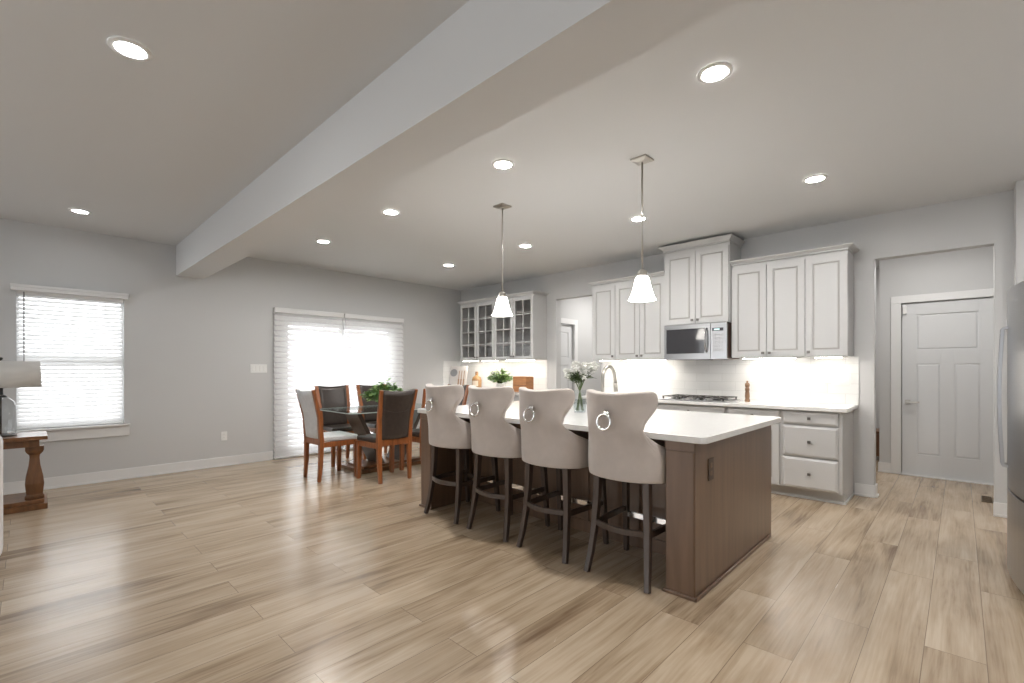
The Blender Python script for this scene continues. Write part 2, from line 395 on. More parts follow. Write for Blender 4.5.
# pantry behind the left doorway
DY0, DY1 = 0.16, 0.885
m = MB()
m.box(1.88, 2.0, 0.12, DY0, 0, H); m.box(1.88, 2.0, DY0, DY1, 2.02, H); m.box(1.88, 2.0, DY1, 2.3, 0, H)
m.box(1.88, 4.1, 2.3, 2.42, 0, H)
struct(m.build('wall_pantry', M['wall']), 'pale walls of the passage behind the left doorway', 'wall')
# ceiling beam
m = B(0, XR, -4.459, -4.174, 2.378, H)
struct(m.build('trim_1', M['ceiling']), 'boxed ceiling beam crossing the room', 'beam')
# baseboards
def baseboard(name, pieces):
    m = MB()
    for (x0, x1, y0, y1, side) in pieces:
        m.box(x0, x1, y0, y1, 0, 0.118)
        if side == 'x': m.box(x0, x1+0.012, y0, y1, 0, 0.02)
        else: m.box(x0, x1, y0-0.012, y1, 0, 0.02)
    return struct(m.build(name, M['trim'], bevel=0.003), 'white baseboard', 'baseboard')
baseboard('baseboard_left', [(0, 0.014, YB, SY0-0.11, 'x'), (0, 0.014, SY1+0.09, -0.62, 'x')])
baseboard('baseboard_back', [(6.085, HX0+0.006, -0.014, 0, 'y'), (HX1-0.006, 7.162, -0.014, 0, 'y'), (2.14, PX0, -0.014, 0, 'y')])
baseboard('baseboard_right', [(7.162, 7.95, -0.264, -0.25, 'y'), (HX0-0.002, HX0+0.012, 0.0, 0.12, 'x')])
baseboard('baseboard_hall', [(6.12, 6.24, 1.486, 1.5, 'y'), (7.26, 7.9, 1.486, 1.5, 'y')])

# ------------------------------------------------------------------ window and sliding door (in the left wall)
wf = MB()
wf.box(-0.12, -0.06, WY0, WY0+0.022, WZ0, WZ1); wf.box(-0.12, -0.06, WY1-0.022, WY1, WZ0, WZ1)
wf.box(-0.12, -0.06, WY0, WY1, WZ0, WZ0+0.05); wf.box(-0.12, -0.06, WY0, WY1, WZ1-0.05, WZ1)
wf.box(-0.13, -0.055, WY0+0.02, WY1-0.02, 1.315, 1.365)
win = struct(wf.build('window_1', M['trim'], bevel=0.004), 'double-hung window behind a white slatted blind', 'window')
B(-0.095, -0.09, WY0+0.022, WY1-0.022, WZ0+0.05, 1.315).build('window_pane', M['pane'], win)
B(-0.085, -0.08, WY0+0.022, WY1-0.022, 1.365, WZ1-0.05).build('window_pane', M['pane'], win)
m = B(-0.06, 0.055, WY0-0.06, WY1+0.05, WZ0-0.022, WZ0)
m.build('window_sill', M['trim'], win, bevel=0.004)
B(0, 0.018, WY0-0.03, WY1+0.045, 0.495, WZ0-0.022).build('window_apron', M['trim'], win, bevel=0.003)
df = MB()
df.box(-0.14, -0.03, SY0, SY0+0.05, 0, SZ1); df.box(-0.14, -0.03, SY1-0.05, SY1, 0, SZ1); df.box(-0.14, -0.03, SY0, SY1, SZ1-0.05, SZ1); df.box(-0.14, -0.03, SY0, SY1, 0, 0.03)
sl = struct(df.build('door_1', M['trim'], bevel=0.004), 'sliding glass patio door behind sheer shades', 'door')
SYM = (SY0+SY1)/2
for (a, b, xo) in ((SY0+0.05, SYM+0.035, -0.075), (SYM-0.035, SY1-0.05, -0.115)):
    p = MB()
    p.box(xo-0.018, xo+0.018, a, a+0.07, 0.03, SZ1-0.05); p.box(xo-0.018, xo+0.018, b-0.07, b, 0.03, SZ1-0.05)
    p.box(xo-0.018, xo+0.018, a, b, 0.03, 0.12); p.box(xo-0.018, xo+0.018, a, b, SZ1-0.12, SZ1-0.05)
    for k in (1, 2): yy = a+0.07+(b-a-0.14)*k/3; p.box(xo-0.006, xo+0.006, yy-0.009, yy+0.009, 0.12, SZ1-0.12)
    for k in range(1, 5): zz = 0.12+(SZ1-0.24)*k/5; p.box(xo-0.006, xo+0.006, a+0.07, b-0.07, zz-0.009, zz+0.009)
    po = p.build('door_panel', M['trim'], sl, bevel=0.002)
    B(xo-0.003, xo+0.003, a+0.07, b-0.07, 0.12, SZ1-0.12).build('glass', M['pane'], po)
# window blind
bl = thing('window_blind', 'white slatted horizontal blind hanging in the left window', 'blind', (0, (WY0+WY1)/2, WZ0))
hw = (WY1-WY0)/2
m = MB(); m.box(0.0, 0.062, -hw-0.038, hw+0.03, 1.405, 1.462); m.box(0.0, 0.068, -hw-0.042, hw+0.034, 1.44, 1.468)
m.build('valance', M['trim'], bl, bevel=0.004)
B(-0.05, 0.0, -hw+0.005, hw-0.005, 1.37, 1.41).build('head_rail', M['trim'], bl)
m = MB()
for k in range(31):
    z = 1.365-0.0438*k
    m.obox((-0.027, 0, z), (0.05, 2*hw-0.012, 0.003), Matrix.Rotation(math.radians(50), 4, 'Y'))
m.build('slats', M['slat'], bl)
B(-0.05, -0.005, -hw+0.006, hw-0.006, 0.004, 0.022).build('bottom_rail', M['trim'], bl, bevel=0.003)
m = MB()
for yy in (-hw+0.16, 0.0, hw-0.16): m.tube([(-0.0015, yy, 0.02), (-0.0015, yy, 1.38)], 0.0012, 6)
m.build('ladder_cord', M['plastic'], bl)
MB().tube([(0.008, -hw+0.055, 1.40), (0.008, -hw+0.055, 0.55)], 0.005, 8).build('tilt_wand', M['greyplastic'], bl)
# two sheer shades
def sheer(label, y0, y1):
    t = thing('sheer_shade', label, 'shade', (0.0, (y0+y1)/2, 0.0), 0, 'sheer shades over the sliding door')
    h = (y1-y0)/2
    m = MB(); m.prism([(0, -h), (0.085, -h), (0.085, h), (0, h)], 2.03, 2.10)
    m.build('head_rail', M['trim'], t, bevel=0.012, seg=3)
    B(0.070, 0.0715, -h+0.006, h-0.006, 0.03, 2.035).build('front_sheer', M['sheer'], t)
    m = MB()
    n = 27
    for k in range(n):
        z = 2.0-0.0733*(k+0.5)
        m.grid(lambda u, q: (0.012+0.052*q, u*(h-0.006), z+0.031*(1-2*q)+0.008*math.sin(PI*q)), (-1, 1), (0, .25, .5, .75, 1))
    m.build('vanes', M['vane'], t, smooth=True)
    B(0.0, 0.075, -h+0.004, h-0.004, 0.004, 0.03).build('bottom_rail', M['trim'], t, bevel=0.005)
    return t
sheer('left sheer shade of the pair, nearer the wall switches, over the sliding door', -3.361, -2.365)
sheer('right sheer shade of the pair, nearer the glass-front cabinets, over the sliding door', -2.355, -1.30)

# ------------------------------------------------------------------ doors in the hall and passage
def panel_door(mb, u0, u1, z1, panels, put):
    """slab with recessed panels; put(u, d, z) -> point, d = depth toward the viewer"""
    def bx(a, b, c, d, e, f):
        P = [put(u, q, z) for z in (e, f) for u, q in ((a, c), (b, c), (b, d), (a, d))]
        mb.hexa(P)
    bx(u0, u1, -0.04, -0.012, 0.008, z1)
    us = sorted({u0, u1, *[p[0] for p in panels], *[p[1] for p in panels]}); zs = sorted({0.008, z1, *[p[2] for p in panels], *[p[3] for p in panels]})
    for a, b in zip(us, us[1:]):
        for c, d in zip(zs, zs[1:]):
            cu, cz = (a+b)/2, (c+d)/2
            if not any(p[0] < cu < p[1] and p[2] < cz < p[3] for p in panels): bx(a, b, -0.013, 0.0, c, d)
    for p in panels:   # bevelled fields
        i = 0.022
        A = [put(u, -0.012, z) for u, z in ((p[0]+.008, p[2]+.008), (p[1]-.008, p[2]+.008), (p[1]-.008, p[3]-.008), (p[0]+.008, p[3]-.008))]
        Bq = [put(u, -0.004, z) for u, z in ((p[0]+i, p[2]+i), (p[1]-i, p[2]+i), (p[1]-i, p[3]-i), (p[0]+i, p[3]-i))]
        va = [mb.v(q) for q in A]; vb = [mb.v(q) for q in Bq]
        for k in range(4): mb._f([va[k], va[(k+1)%4], vb[(k+1)%4], vb[k]])
        mb._f(vb)
m = MB()
panel_door(m, 6.342, 7.148, 2.02, [(6.468, 6.985, 1.472, 1.885), (6.468, 6.680, 0.25, 1.312), (6.792, 7.005, 0.25, 1.312)], lambda u, d, z: (u, 1.5-d+0.012, z))
d3 = struct(m.build('door_3', M['door'], bevel=0.0015), 'white three-panel hallway door with nickel lever', 'door')
c = MB(); c.box(6.24, 6.335, 1.482, 1.5, 0, 2.03); c.box(7.155, 7.25, 1.482, 1.5, 0, 2.03); c.box(6.24, 7.25, 1.482, 1.5, 2.03, 2.115)
struct(c.build('trim_2', M['trim'], bevel=0.003), 'white casing around the hallway door', 'casing')
B(6.335, 7.155, 1.475, 1.6, 0.0, 0.012).build('threshold', M['trim'], d3)
k = MB(); k.obox((6.392, 1.507, 0.862), (0.05, 0.012, 0.05), Matrix()); k.tube([(6.392, 1.50, 0.862), (6.392, 1.46, 0.862)], 0.011, 12)
k.box(6.385, 6.50, 1.445, 1.462, 0.852, 0.872)
k.build('door_lever', M['nickel'], d3, bevel=0.003)
B(6.348, 6.385, 1.48, 1.512, 1.90, 2.0).build('door_sensor', M['plastic'], d3, bevel=0.004)
m = MB()
panel_door(m, DY0+0.006, DY1-0.006, 2.012, [(DY0+0.11, DY1-0.11, 1.45, 1.88), (DY0+0.11, DY0+0.33, 0.25, 1.32), (DY1-0.33, DY1-0.11, 0.25, 1.32)], lambda u, d, z: (1.99+d-0.03, u, z))
d2 = struct(m.build('door_2', M['door'], bevel=0.0015), 'white panel door in the passage behind the left doorway', 'door')
c = MB(); c.box(2.0, 2.018, DY1, DY1+0.09, 0, 2.02); c.box(2.0, 2.018, 0.13, DY1+0.09, 2.02, 2.11)
struct(c.build('trim_3', M['trim'], bevel=0.003), 'white casing around the passage door', 'casing')
# floor register and the small chest in the hall
fv = MB(); fv.box(6.985, 7.065, 0.52, 0.80, 0.0, 0.006)
for k in range(12): fv.box(6.993, 7.057, 0.53+0.0222*k, 0.538+0.0222*k, 0.006, 0.009)
tag(fv.build('floor_vent', M['vent']), 'small bronze floor vent just beyond the right doorway', 'vent')
hc = thing('wooden_chest', 'dark wooden chest glimpsed through the gap left of the hallway door', 'chest', (5.9, 2.55, 0))
B(-0.4, 0.4, -0.2, 0.2, 0.06, 0.36).build('body', M['oakdark'], hc, bevel=0.006)
B(-0.42, 0.42, -0.22, 0.22, 0.36, 0.40).build('lid', M['oakdark'], hc, bevel=0.006)
for sx in (-1, 1):
    for sy in (-1, 1): MB().sq([(0.03, 0), (0.035, 0.06)], (sx*0.35, sy*0.15)).build('foot', M['oakdark'], hc)

# ------------------------------------------------------------------ wall plates
def wall_plate(name, label, cat, pos, normal, gangs, kind, mat=None, group=None):
    mat = mat or M['plastic']
    rz = {'-y': 0, '+x': PI/2, 'e': PI/2}[normal]
    t = thing(name, label, cat, pos, rz, group)
    wd = 0.07+0.046*(gangs-1)
    B(-wd/2, wd/2, -0.006, 0, -0.057, 0.057).build('cover_plate', mat, t, bevel=0.003)
    for g in range(gangs):
        x = (g-(gangs-1)/2)*0.046
        if kind == 'switch':
            MB().box(x-0.016, x+0.016, -0.010, -0.006, -0.033, 0.033).build('rocker', mat, t, bevel=0.002)
        else:
            for zz in (-0.02, 0.02):
                MB().box(x-0.016, x+0.016, -0.008, -0.006, zz-0.014, zz+0.014).build('socket', mat, t, bevel=0.002)
                mm = MB()
                for dx in (-0.006, 0.006): mm.box(x+dx-0.001, x+dx+0.001, -0.0084, -0.008, zz-0.002, zz+0.008)
                mm.build('socket_slots', M['greyplastic'], t)
    return t
wall_plate('light_switch', 'white four-gang switch plate on the grey wall left of the sliding door', 'switch', (0, -3.537, 1.255), '+x', 4, 'switch')
wall_plate('wall_outlet', 'white outlet low on the grey wall between window and sliding door', 'outlet', (0, -3.949, 0.386), '+x', 1, 'outlet')
for x, g, lab in ((3.72, 1, 'white outlet on the tile beside the faucet'), (5.36, 1, 'white outlet on the tile right of the pepper mill'), (5.80, 1, 'white outlet on the tile left of the switch plate')):
    wall_plate('wall_outlet', lab, 'outlet', (x, -0.008, 1.14), '-y', g, 'outlet', group='outlets on the tiled backsplash')
wall_plate('light_switch', 'white three-gang switch plate at the right end of the tiled backsplash', 'switch', (5.975, -0.008, 1.14), '-y', 3, 'switch')

# ------------------------------------------------------------------ cabinets
def rp_door(mb, x0, x1, z0, z1, y, th=0.02, st=0.058):
    """raised-panel front, face at y (toward -y)"""
    mb.mi = 0
    mb.box(x0, x1, y+0.009, y+th, z0, z1)
    mb.box(x0, x0+st, y, y+0.01, z0, z1); mb.box(x1-st, x1, y, y+0.01, z0, z1)
    mb.box(x0+st, x1-st, y, y+0.01, z0, z0+st); mb.box(x0+st, x1-st, y, y+0.01, z1-st, z1)
    a = (x0+st+0.004, x1-st-0.004, z0+st+0.004, z1-st-0.004); i = 0.015
    if a[1]-a[0] > 0.06 and a[3]-a[2] > 0.06:
        P = [mb.v(q) for q in ((a[0], y+0.0088, a[2]), (a[1], y+0.0088, a[2]), (a[1], y+0.0088, a[3]), (a[0], y+0.0088, a[3]))]
        Q = [mb.v(q) for q in ((a[0]+i, y+0.002, a[2]+i), (a[1]-i, y+0.002, a[2]+i), (a[1]-i, y+0.002, a[3]-i), (a[0]+i, y+0.002, a[3]-i))]
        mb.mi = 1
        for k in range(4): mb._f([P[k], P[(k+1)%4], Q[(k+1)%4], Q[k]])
        mb.mi = 0; mb._f(Q)
def knob_mesh(parent, x, y, z, name='knob'):
    m = MB(); m.tube([(x, y, z), (x, y-0.012, z)], 0.005, 10); m.box(x-0.013, x+0.013, y-0.026, y-0.012, z-0.013, z+0.013)
    return m.build(name, M['pewter'], parent, bevel=0.002)
def wall_cabinet(label, x0, x1, z0, z1, depth, doors, group='raised-panel wall cabinets'):
    t = thing('wall_cabinet', label, 'cabinet', ((x0+x1)/2, 0, z0), 0, group)
    cx = (x0+x1)/2; h = z1-z0
    B(x0-cx, x1-cx, -depth+0.022, -0.002, 0, h).build('body', M['cab'], t, bevel=0.002)
    for (a, b, ks) in doors:
        m = MB(); rp_door(m, a-cx+0.003, b-cx-0.003, 0.006, h-0.035, -depth)
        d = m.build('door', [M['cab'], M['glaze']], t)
        knob_mesh(d, (b if ks > 0 else a)-cx-ks*0.032, -depth, 0.045)
    return t
def crown(label, x0, x1, depth, z0, z1, left=True, right=True, e=0.045):
    m = MB(); l = e if left else 0; r = e if right else 0
    m.box(x0-(.008 if left else 0), x1+(.008 if right else 0), -depth-0.008, -0.002, z0, z0+0.012)
    m.frus((x0, x1, -depth, -0.002), z0+0.012, (x0-l, x1+r, -depth-e, -0.002), z1-0.012)
    m.box(x0-l, x1+r, -depth-e, -0.002, z1-0.012, z1)
    return tag(m.build('crown_moulding', M['cab'], bevel=0.002), label, 'moulding')
UZ0, UZ1 = 1.372, 2.395
wall_cabinet('narrow single-door pale grey wall cabinet beside the left doorway', 3.197, 3.558, UZ0, UZ1, 0.33, [(3.197, 3.558, 1)])
wall_cabinet('two-door pale grey wall cabinet left of the microwave', 3.558, 4.262, UZ0, UZ1, 0.33, [(3.558, 3.915, 1), (3.915, 4.262, -1)])
crown('pale crown moulding on the wall cabinets left of the microwave', 3.197, 4.262, 0.33, UZ1, 2.44, True, False)
wall_cabinet('tall raised pale grey two-door cabinet above the microwave', 4.266, 5.02, 1.768, 2.648, 0.385, [(4.272, 4.646, 1), (4.646, 5.014, -1)])
crown('crown moulding on the raised cabinet above the microwave', 4.266, 5.02, 0.385, 2.648, 2.712)
wall_cabinet('two-door pale grey wall cabinet right of the microwave', 5.024, 5.726, UZ0, UZ1-0.012, 0.33, [(5.024, 5.375, 1), (5.375, 5.726, -1)])
wall_cabinet('single-door pale grey wall cabinet at the right end of the run', 5.726, 6.075, UZ0, UZ1-0.012, 0.33, [(5.726, 6.075, -1)])
crown('pale crown moulding on the wall cabinets right of the microwave', 5.024, 6.075, 0.33, UZ1-0.012, 2.43, False, True)

# glass-front hutch cabinets
def glass_cabinet(label, x0, x1):
    t = thing('glass_front_cabinet', label, 'cabinet', ((x0+x1)/2, 0, 1.40), 0, 'glass-front wall cabinets')
    h = 1.0; hwid = (x1-x0)/2; D = 0.33; th = 0.018
    m = MB()
    m.box(-hwid, -hwid+th, -D+0.02, -0.002, 0, h); m.box(hwid-th, hwid, -D+0.02, -0.002, 0, h)
    m.box(-hwid+th, hwid-th, -D+0.02, -0.002, 0, th); m.box(-hwid+th, hwid-th, -D+0.02, -0.002, h-th, h); m.box(-0.02, 0.02, -D+0.02, -D+0.04, th, h-th)
    m.build('body', M['cab'], t, bevel=0.001)
    B(-hwid+th, hwid-th, -0.012, -0.003, th, h-th).build('back_panel', M['cabin'], t)
    for kk in (1, 2, 3): B(-hwid+th, hwid-th, -D+0.05, -0.012, h*kk/4-0.008, h*kk/4+0.008).build('shelf', M['cabin'], t)
    for s, (a, b) in ((1, (-hwid, 0.0)), (-1, (0.0, hwid))):
        a += 0.004; b -= 0.004; st = 0.05
        m = MB(); y0, y1 = -D, -D+0.02
        m.box(a, a+st, y0, y1, 0.004, h-0.02); m.box(b-st, b, y0, y1, 0.004, h-0.02)
        m.box(a+st, b-st, y0, y1, 0.004, 0.004+st); m.box(a+st, b-st, y0, y1, h-0.02-st, h-0.02)
        d = m.build('door', M['cab'], t, bevel=0.002)
        g = MB(); xm = (a+b)/2; g.box(xm-0.008, xm+0.008, y0+0.003, y1-0.004, 0.05, h-0.06)
        for kk in (1, 2, 3):
            zz = 0.054+(h-0.124)*kk/4; g.box(a+st, b-st, y0+0.003, y1-0.004, zz-0.008, zz+0.008)
        g.build('muntins', M['cab'], d)
        B(a+st, b-st, y0+0.010, y0+0.013, 0.054, h-0.07).build('pane', M['cabglass'], d)
        knob_mesh(d, (b if s > 0 else a)-s*0.025, y0, 0.05)
    return t
glass_cabinet('glass-front wall cabinet with white muntins, in the room corner', 0.385, 1.257)
glass_cabinet('glass-front wall cabinet with white muntins, beside the left doorway', 1.257, 2.12)
crown('white crown moulding along the top of the glass-front cabinets', 0.385, 2.12, 0.33, 2.40, 2.45)
# base cabinets
CZ = 0.857
def base_cabinet(label, x0, x1, fronts, endpanel=False, group='pale grey base cabinets'):
    t = thing('base_cabinet', label, 'cabinet', ((x0+x1)/2, 0, 0), 0, group)
    cx = (x0+x1)/2
    m = MB(); m.box(x0-cx, x1-cx, -0.578, -0.002, 0.10, CZ)
    m.build('body', M['cab'], t, bevel=0.002)
    m = MB(); m.box(x0-cx, x1-cx+(0.0 if not endpanel else 0.0), -0.49, -0.002, 0, 0.10); m.box(x0-cx, x1-cx+(0.012 if endpanel else 0), -0.502, -0.002 if endpanel else -0.49, 0, 0.018)
    m.build('toe_kick', M['cab'], t)
    for (kind, a, b, z0, z1, kx) in fronts:
        m = MB()
        if kind == 'drawer':
            m.mi = 0; a2, b2 = a-cx+0.004, b-cx-0.004; y = -0.60
            m.box(a2, b2, y+0.004, y+0.022, z0, z1); i = 0.02
            P = [m.v(q) for q in ((a2, y+0.004, z0), (b2, y+0.004, z0), (b2, y+0.004, z1), (a2, y+0.004, z1))]
            Q = [m.v(q) for q in ((a2+i, y-0.004, z0+i), (b2-i, y-0.004, z0+i), (b2-i, y-0.004, z1-i), (a2+i, y-0.004, z1-i))]
            for k in range(4): m._f([P[k], P[(k+1)%4], Q[(k+1)%4], Q[k]])
            m._f(Q)
            d = m.build('drawer', [M['cab'], M['glaze']], t)
            knob_mesh(d, (a2+b2)/2, -0.604, (z0+z1)/2)
        else:
            rp_door(m, a-cx+0.004, b-cx-0.004, z0, z1, -0.60)
            d = m.build('door', [M['cab'], M['glaze']], t)
            knob_mesh(d, (b if kx > 0 else a)-cx-kx*0.032, -0.60, z1-0.05)
    return t
base_cabinet('three-drawer pale grey base cabinet at the right end of the run', 5.573, 6.072, [('drawer', 5.59, 6.045, 0.722, 0.842, 0), ('drawer', 5.59, 6.045, 0.418, 0.706, 0), ('drawer', 5.59, 6.045, 0.118, 0.402, 0)], True)
base_cabinet('base cabinet with one wide drawer, left of the three-drawer unit', 5.068, 5.573, [('drawer', 5.08, 5.565, 0.722, 0.842, 0), ('door', 5.08, 5.322, 0.118, 0.706, 1), ('door', 5.322, 5.565, 0.118, 0.706, -1)])
base_cabinet('base cabinet directly under the gas cooktop', 4.262, 5.068, [('drawer', 4.275, 5.06, 0.722, 0.842, 0), ('door', 4.275, 4.667, 0.118, 0.706, 1), ('door', 4.667, 5.06, 0.118, 0.706, -1)])
base_cabinet('base cabinet left of the cooktop, behind the island', 3.197, 4.262, [('drawer', 3.21, 3.73, 0.722, 0.842, 0), ('drawer', 3.73, 4.25, 0.722, 0.842, 0), ('door', 3.21, 3.73, 0.118, 0.706, 1), ('door', 3.73, 4.25, 0.118, 0.706, -1)])
base_cabinet('base cabinet below the glass-front cabinets, in the room corner', 0.02, 1.07, [('drawer', 0.05, 0.55, 0.722, 0.842, 0), ('drawer', 0.55, 1.06, 0.722, 0.842, 0), ('door', 0.05, 0.55, 0.118, 0.706, 1), ('door', 0.55, 1.06, 0.118, 0.706, -1)])
base_cabinet('base cabinet below the glass-front cabinets, beside the left doorway', 1.07, 2.12, [('drawer', 1.08, 1.6, 0.722, 0.842, 0), ('drawer', 1.6, 2.11, 0.722, 0.842, 0), ('door', 1.08, 1.6, 0.118, 0.706, 1), ('door', 1.6, 2.11, 0.118, 0.706, -1)])
tag(B(3.175, 6.113, -0.635, -0.002, CZ, 0.892).build('countertop', M['quartz'], bevel=0.004), 'white quartz countertop along the wall under the microwave', 'countertop')
tag(B(0.002, 2.14, -0.635, -0.002, CZ, 0.892).build('countertop', M['quartz'], bevel=0.004), 'white quartz countertop under the glass-front cabinets', 'countertop')
tag(B(3.17, 6.118, -0.010, -0.0005, 0.892, 1.372).build('backsplash', M['tile']), 'white subway tile backsplash between cooktop and wall cabinets', 'backsplash')
m = MB(); m.box(0.01, 2.13, -0.010, -0.0005, 0.892, 1.40); m.box(0.0005, 0.010, -0.42, -0.0005, 0.892, 1.40)
tag(m.build('backsplash', M['tile']), 'white subway tile backsplash under the glass-front cabinets', 'backsplash')
# under-cabinet light bars
def light_bar(label, x0, x1, z, y=-0.2):
    t = thing('light_bar', label, 'light', ((x0+x1)/2, y, z), 0, 'under-cabinet light bars')
    h = (x1-x0)/2
    m = MB(); m.box(-h, h, -0.03, 0.03, -0.008, 0); m.build('housing', M['plastic'], t)
    B(-h+0.01, h-0.01, -0.022, 0.022, -0.0125, -0.0085).build('lens', M['bar'], t)
light_bar('glowing light bar under the cabinet in the room corner', 0.41, 0.80, 1.399, -0.27)
light_bar('glowing light bar above the amber bottle', 0.88, 1.24, 1.399, -0.24)
light_bar('glowing light bar above the orange wooden box', 1.46, 2.07, 1.399, -0.24)
light_bar('glowing light bar under the narrow cabinet by the left doorway', 3.24, 3.52, 1.371)
light_bar('glowing light bar under the two-door cabinet left of the microwave', 3.64, 4.2, 1.371)
light_bar('glowing light bar above the pepper mill', 5.10, 5.62, 1.371)
light_bar('glowing light bar at the right end above the switch plate', 5.78, 6.02, 1.371)

# ------------------------------------------------------------------ microwave
mw = thing('microwave', 'stainless over-range microwave between the wall cabinets', 'microwave', (4.643, 0, 1.357))
X0, X1 = -0.363, 0.363
B(X0, X1, -0.375, -0.002, 0.008, 0.407).build('casing', M['mwside'], mw, bevel=0.004)
m = MB(); m.box(X0, 0.185, -0.41, -0.376, 0.355, 0.408); m.box(X0, 0.185, -0.41, -0.376, 0.0, 0.072); m.box(X0, X0+0.03, -0.41, -0.376, 0.072, 0.355); m.box(0.115, 0.185, -0.41, -0.376, 0.072, 0.355)
d = m.build('door', M['steel'], mw, bevel=0.003)
B(X0+0.03, 0.115, -0.405, -0.378, 0.072, 0.355).build('door_window', M['mwglass'], d)
m = MB(); m.tube([(0.142, -0.41, 0.09), (0.142, -0.445, 0.11), (0.142, -0.45, 0.20), (0.142, -0.445, 0.325), (0.142, -0.41, 0.345)], 0.011, 10)
m.build('handle', M['steel'], d, smooth=True)
m = MB(); m.box(0.188, X1, -0.41, -0.376, 0.0, 0.408)
p = m.build('control_panel', M['steel'], mw, bevel=0.003)
B(0.205, 0.325, -0.412, -0.409, 0.315, 0.35).build('display', M['mwglass'], p)
B(0.225, 0.285, -0.4128, -0.412, 0.325, 0.340).build('clock_digits', M['display'], p)
m = MB()
for r_ in range(5):
    for c_ in range(3): m.box(0.21+0.04*c_, 0.242+0.04*c_, -0.4115, -0.409, 0.09+0.042*r_, 0.118+0.042*r_)
m.build('buttons', M['ink'], p)
B(-0.25, 0.1, -0.36, -0.1, -0.001, 0.008).build('grease_filter', M['iron'], mw)

# ------------------------------------------------------------------ cooktop
ck = thing('gas_cooktop', 'stainless gas cooktop with black iron grates on the wall counter', 'cooktop', (4.665, -0.32, 0.892))
B(-0.37, 0.37, -0.25, 0.25, 0, 0.012).build('cooktop_tray', M['steel'], ck, bevel=0.004)
for gx in (-0.24, 0.0, 0.24):
    m = MB(); z = 0.045
    for dy in (-0.2, 0.0, 0.2): m.box(gx-0.112, gx+0.112, dy-0.006, dy+0.006, z-0.008, z)
    for dx in (-0.106, 0.0, 0.106): m.box(gx+dx-0.006, gx+dx+0.006, -0.2, 0.2, z-0.008, z)
    for dx in (-0.1, 0.1):
        for dy in (-0.2, 0.2): m.box(gx+dx-0.007, gx+dx+0.007, dy-0.007, dy+0.007, 0.012, z)
    m.build('grate', M['iron'], ck)
    for dy in ((-0.11, 0.11) if gx else (0.0,)):
        MB().lathe([(0.045, 0.012), (0.045, 0.02), (0.03, 0.026), (0.0, 0.027)], (gx, dy), 18).build('burner', M['black'], ck)
for k in range(5):
    MB().lathe([(0.017, 0.012), (0.015, 0.03), (0.0, 0.031)], (-0.16+0.08*k, -0.225), 14).build('control_knob', M['steel'], ck)

# pepper mill
pm = thing('pepper_mill', 'turned brown wooden pepper mill on the counter right of the cooktop', 'pepper mill', (5.17, -0.27, 0.892))
MB().lathe([(0.026, 0), (0.027, 0.02), (0.021, 0.035), (0.025, 0.06), (0.022, 0.10), (0.019, 0.115), (0.024, 0.13), (0.021, 0.155)], (0, 0), 18).build('body', M['mill'], pm, smooth=True)
MB().lathe([(0.017, 0.156), (0.024, 0.17), (0.024, 0.195), (0.014, 0.208), (0.009, 0.212), (0.012, 0.222), (0.0, 0.232)], (0, 0), 18).build('cap', M['mill'], pm, smooth=True)

# ------------------------------------------------------------------ island
isl = thing('kitchen_island', 'brown stained island body with thick end panels behind the stools', 'island', (4.565, -2.55, 0))
IX0, IX1 = 3.30-4.565, 5.815-4.565; IY0, IY1 = -3.215+2.55, -1.815+2.55; IZ = 0.85
m = MB(); m.box(IX0+0.15, IX1-0.168, -0.18, IY1-0.02, 0.0, IZ)
for k in range(1, 5): x = IX0+0.19+(IX1-IX0-0.38)*k/5; m.box(x-0.03, x+0.03, -0.192, -0.178, 0.09, IZ-0.03)
m.box(IX0+0.15, IX1-0.168, -0.192, -0.178, 0.0, 0.09)
m.build('cabinet_body', M['brown'], isl, bevel=0.003)
for s in (0, 1):
    a, b = (IX0, IX0+0.15) if s == 0 else (IX1-0.168, IX1)
    m = MB(); m.box(a, b, IY0, IY1, 0.0, IZ)
    # stiles framing the narrow front face
    m.box(a+0.006, b-0.006, IY0-0.006, IY0, 0.02, IZ-0.055); 
    m.box(a+0.0, b-0.0, IY0-0.004, IY0+0.01, IZ-0.05, IZ)
    m.build('end_panel', M['brown'], isl, bevel=0.003)
    m = MB(); m.box(a-0.014, b+0.014, IY0-0.016, IY0-0.002, 0, 0.02)
    if s: m.box(b, b+0.014, IY0-0.016, IY1-0.06, 0, 0.02)
    else: m.box(a-0.014, a, IY0-0.016, IY1-0.06, 0, 0.02)
    m.build('shoe_moulding', M['brown'], isl, bevel=0.004)
# kitchen-side doors
for k in range(4):
    m = MB(); ww = (IX1-IX0-0.38)/4; a = IX0+0.19+ww*k
    m.box(a+0.004, a+ww-0.004, IY1-0.02, IY1, 0.11, IZ-0.02); m.box(a+0.07, a+ww-0.07, IY1-0.001, IY1+0.004, 0.18, IZ-0.09)
    m.build('door', M['brown'], isl, bevel=0.002)
op = MB(); op.box(IX1, IX1+0.005, -3.04+2.55+0.0, -2.965+2.55, 0.615, 0.74)
o_ = op.build('outlet_cover', M['brownplastic'], isl, bevel=0.002)
m = MB()
for zz in (0.655, 0.70): m.box(IX1+0.005, IX1+0.0065, -3.018+2.55, -2.987+2.55, zz-0.014, zz+0.014)
m.build('socket', M['brown'], o_)
def rrect(x0, x1, y0, y1, r, n=6):
    P = []
    for cx, cy, a0 in ((x1-r, y1-r, 0), (x0+r, y1-r, 90), (x0+r, y0+r, 180), (x1-r, y0+r, 270)):
        for k in range(n+1): a = math.radians(a0+90*k/n); P.append((cx+r*math.cos(a), cy+r*math.sin(a)))
    return P
m = MB(); m.prism(rrect(3.245, 5.878, -3.24, -1.76, 0.045), IZ, 0.886)
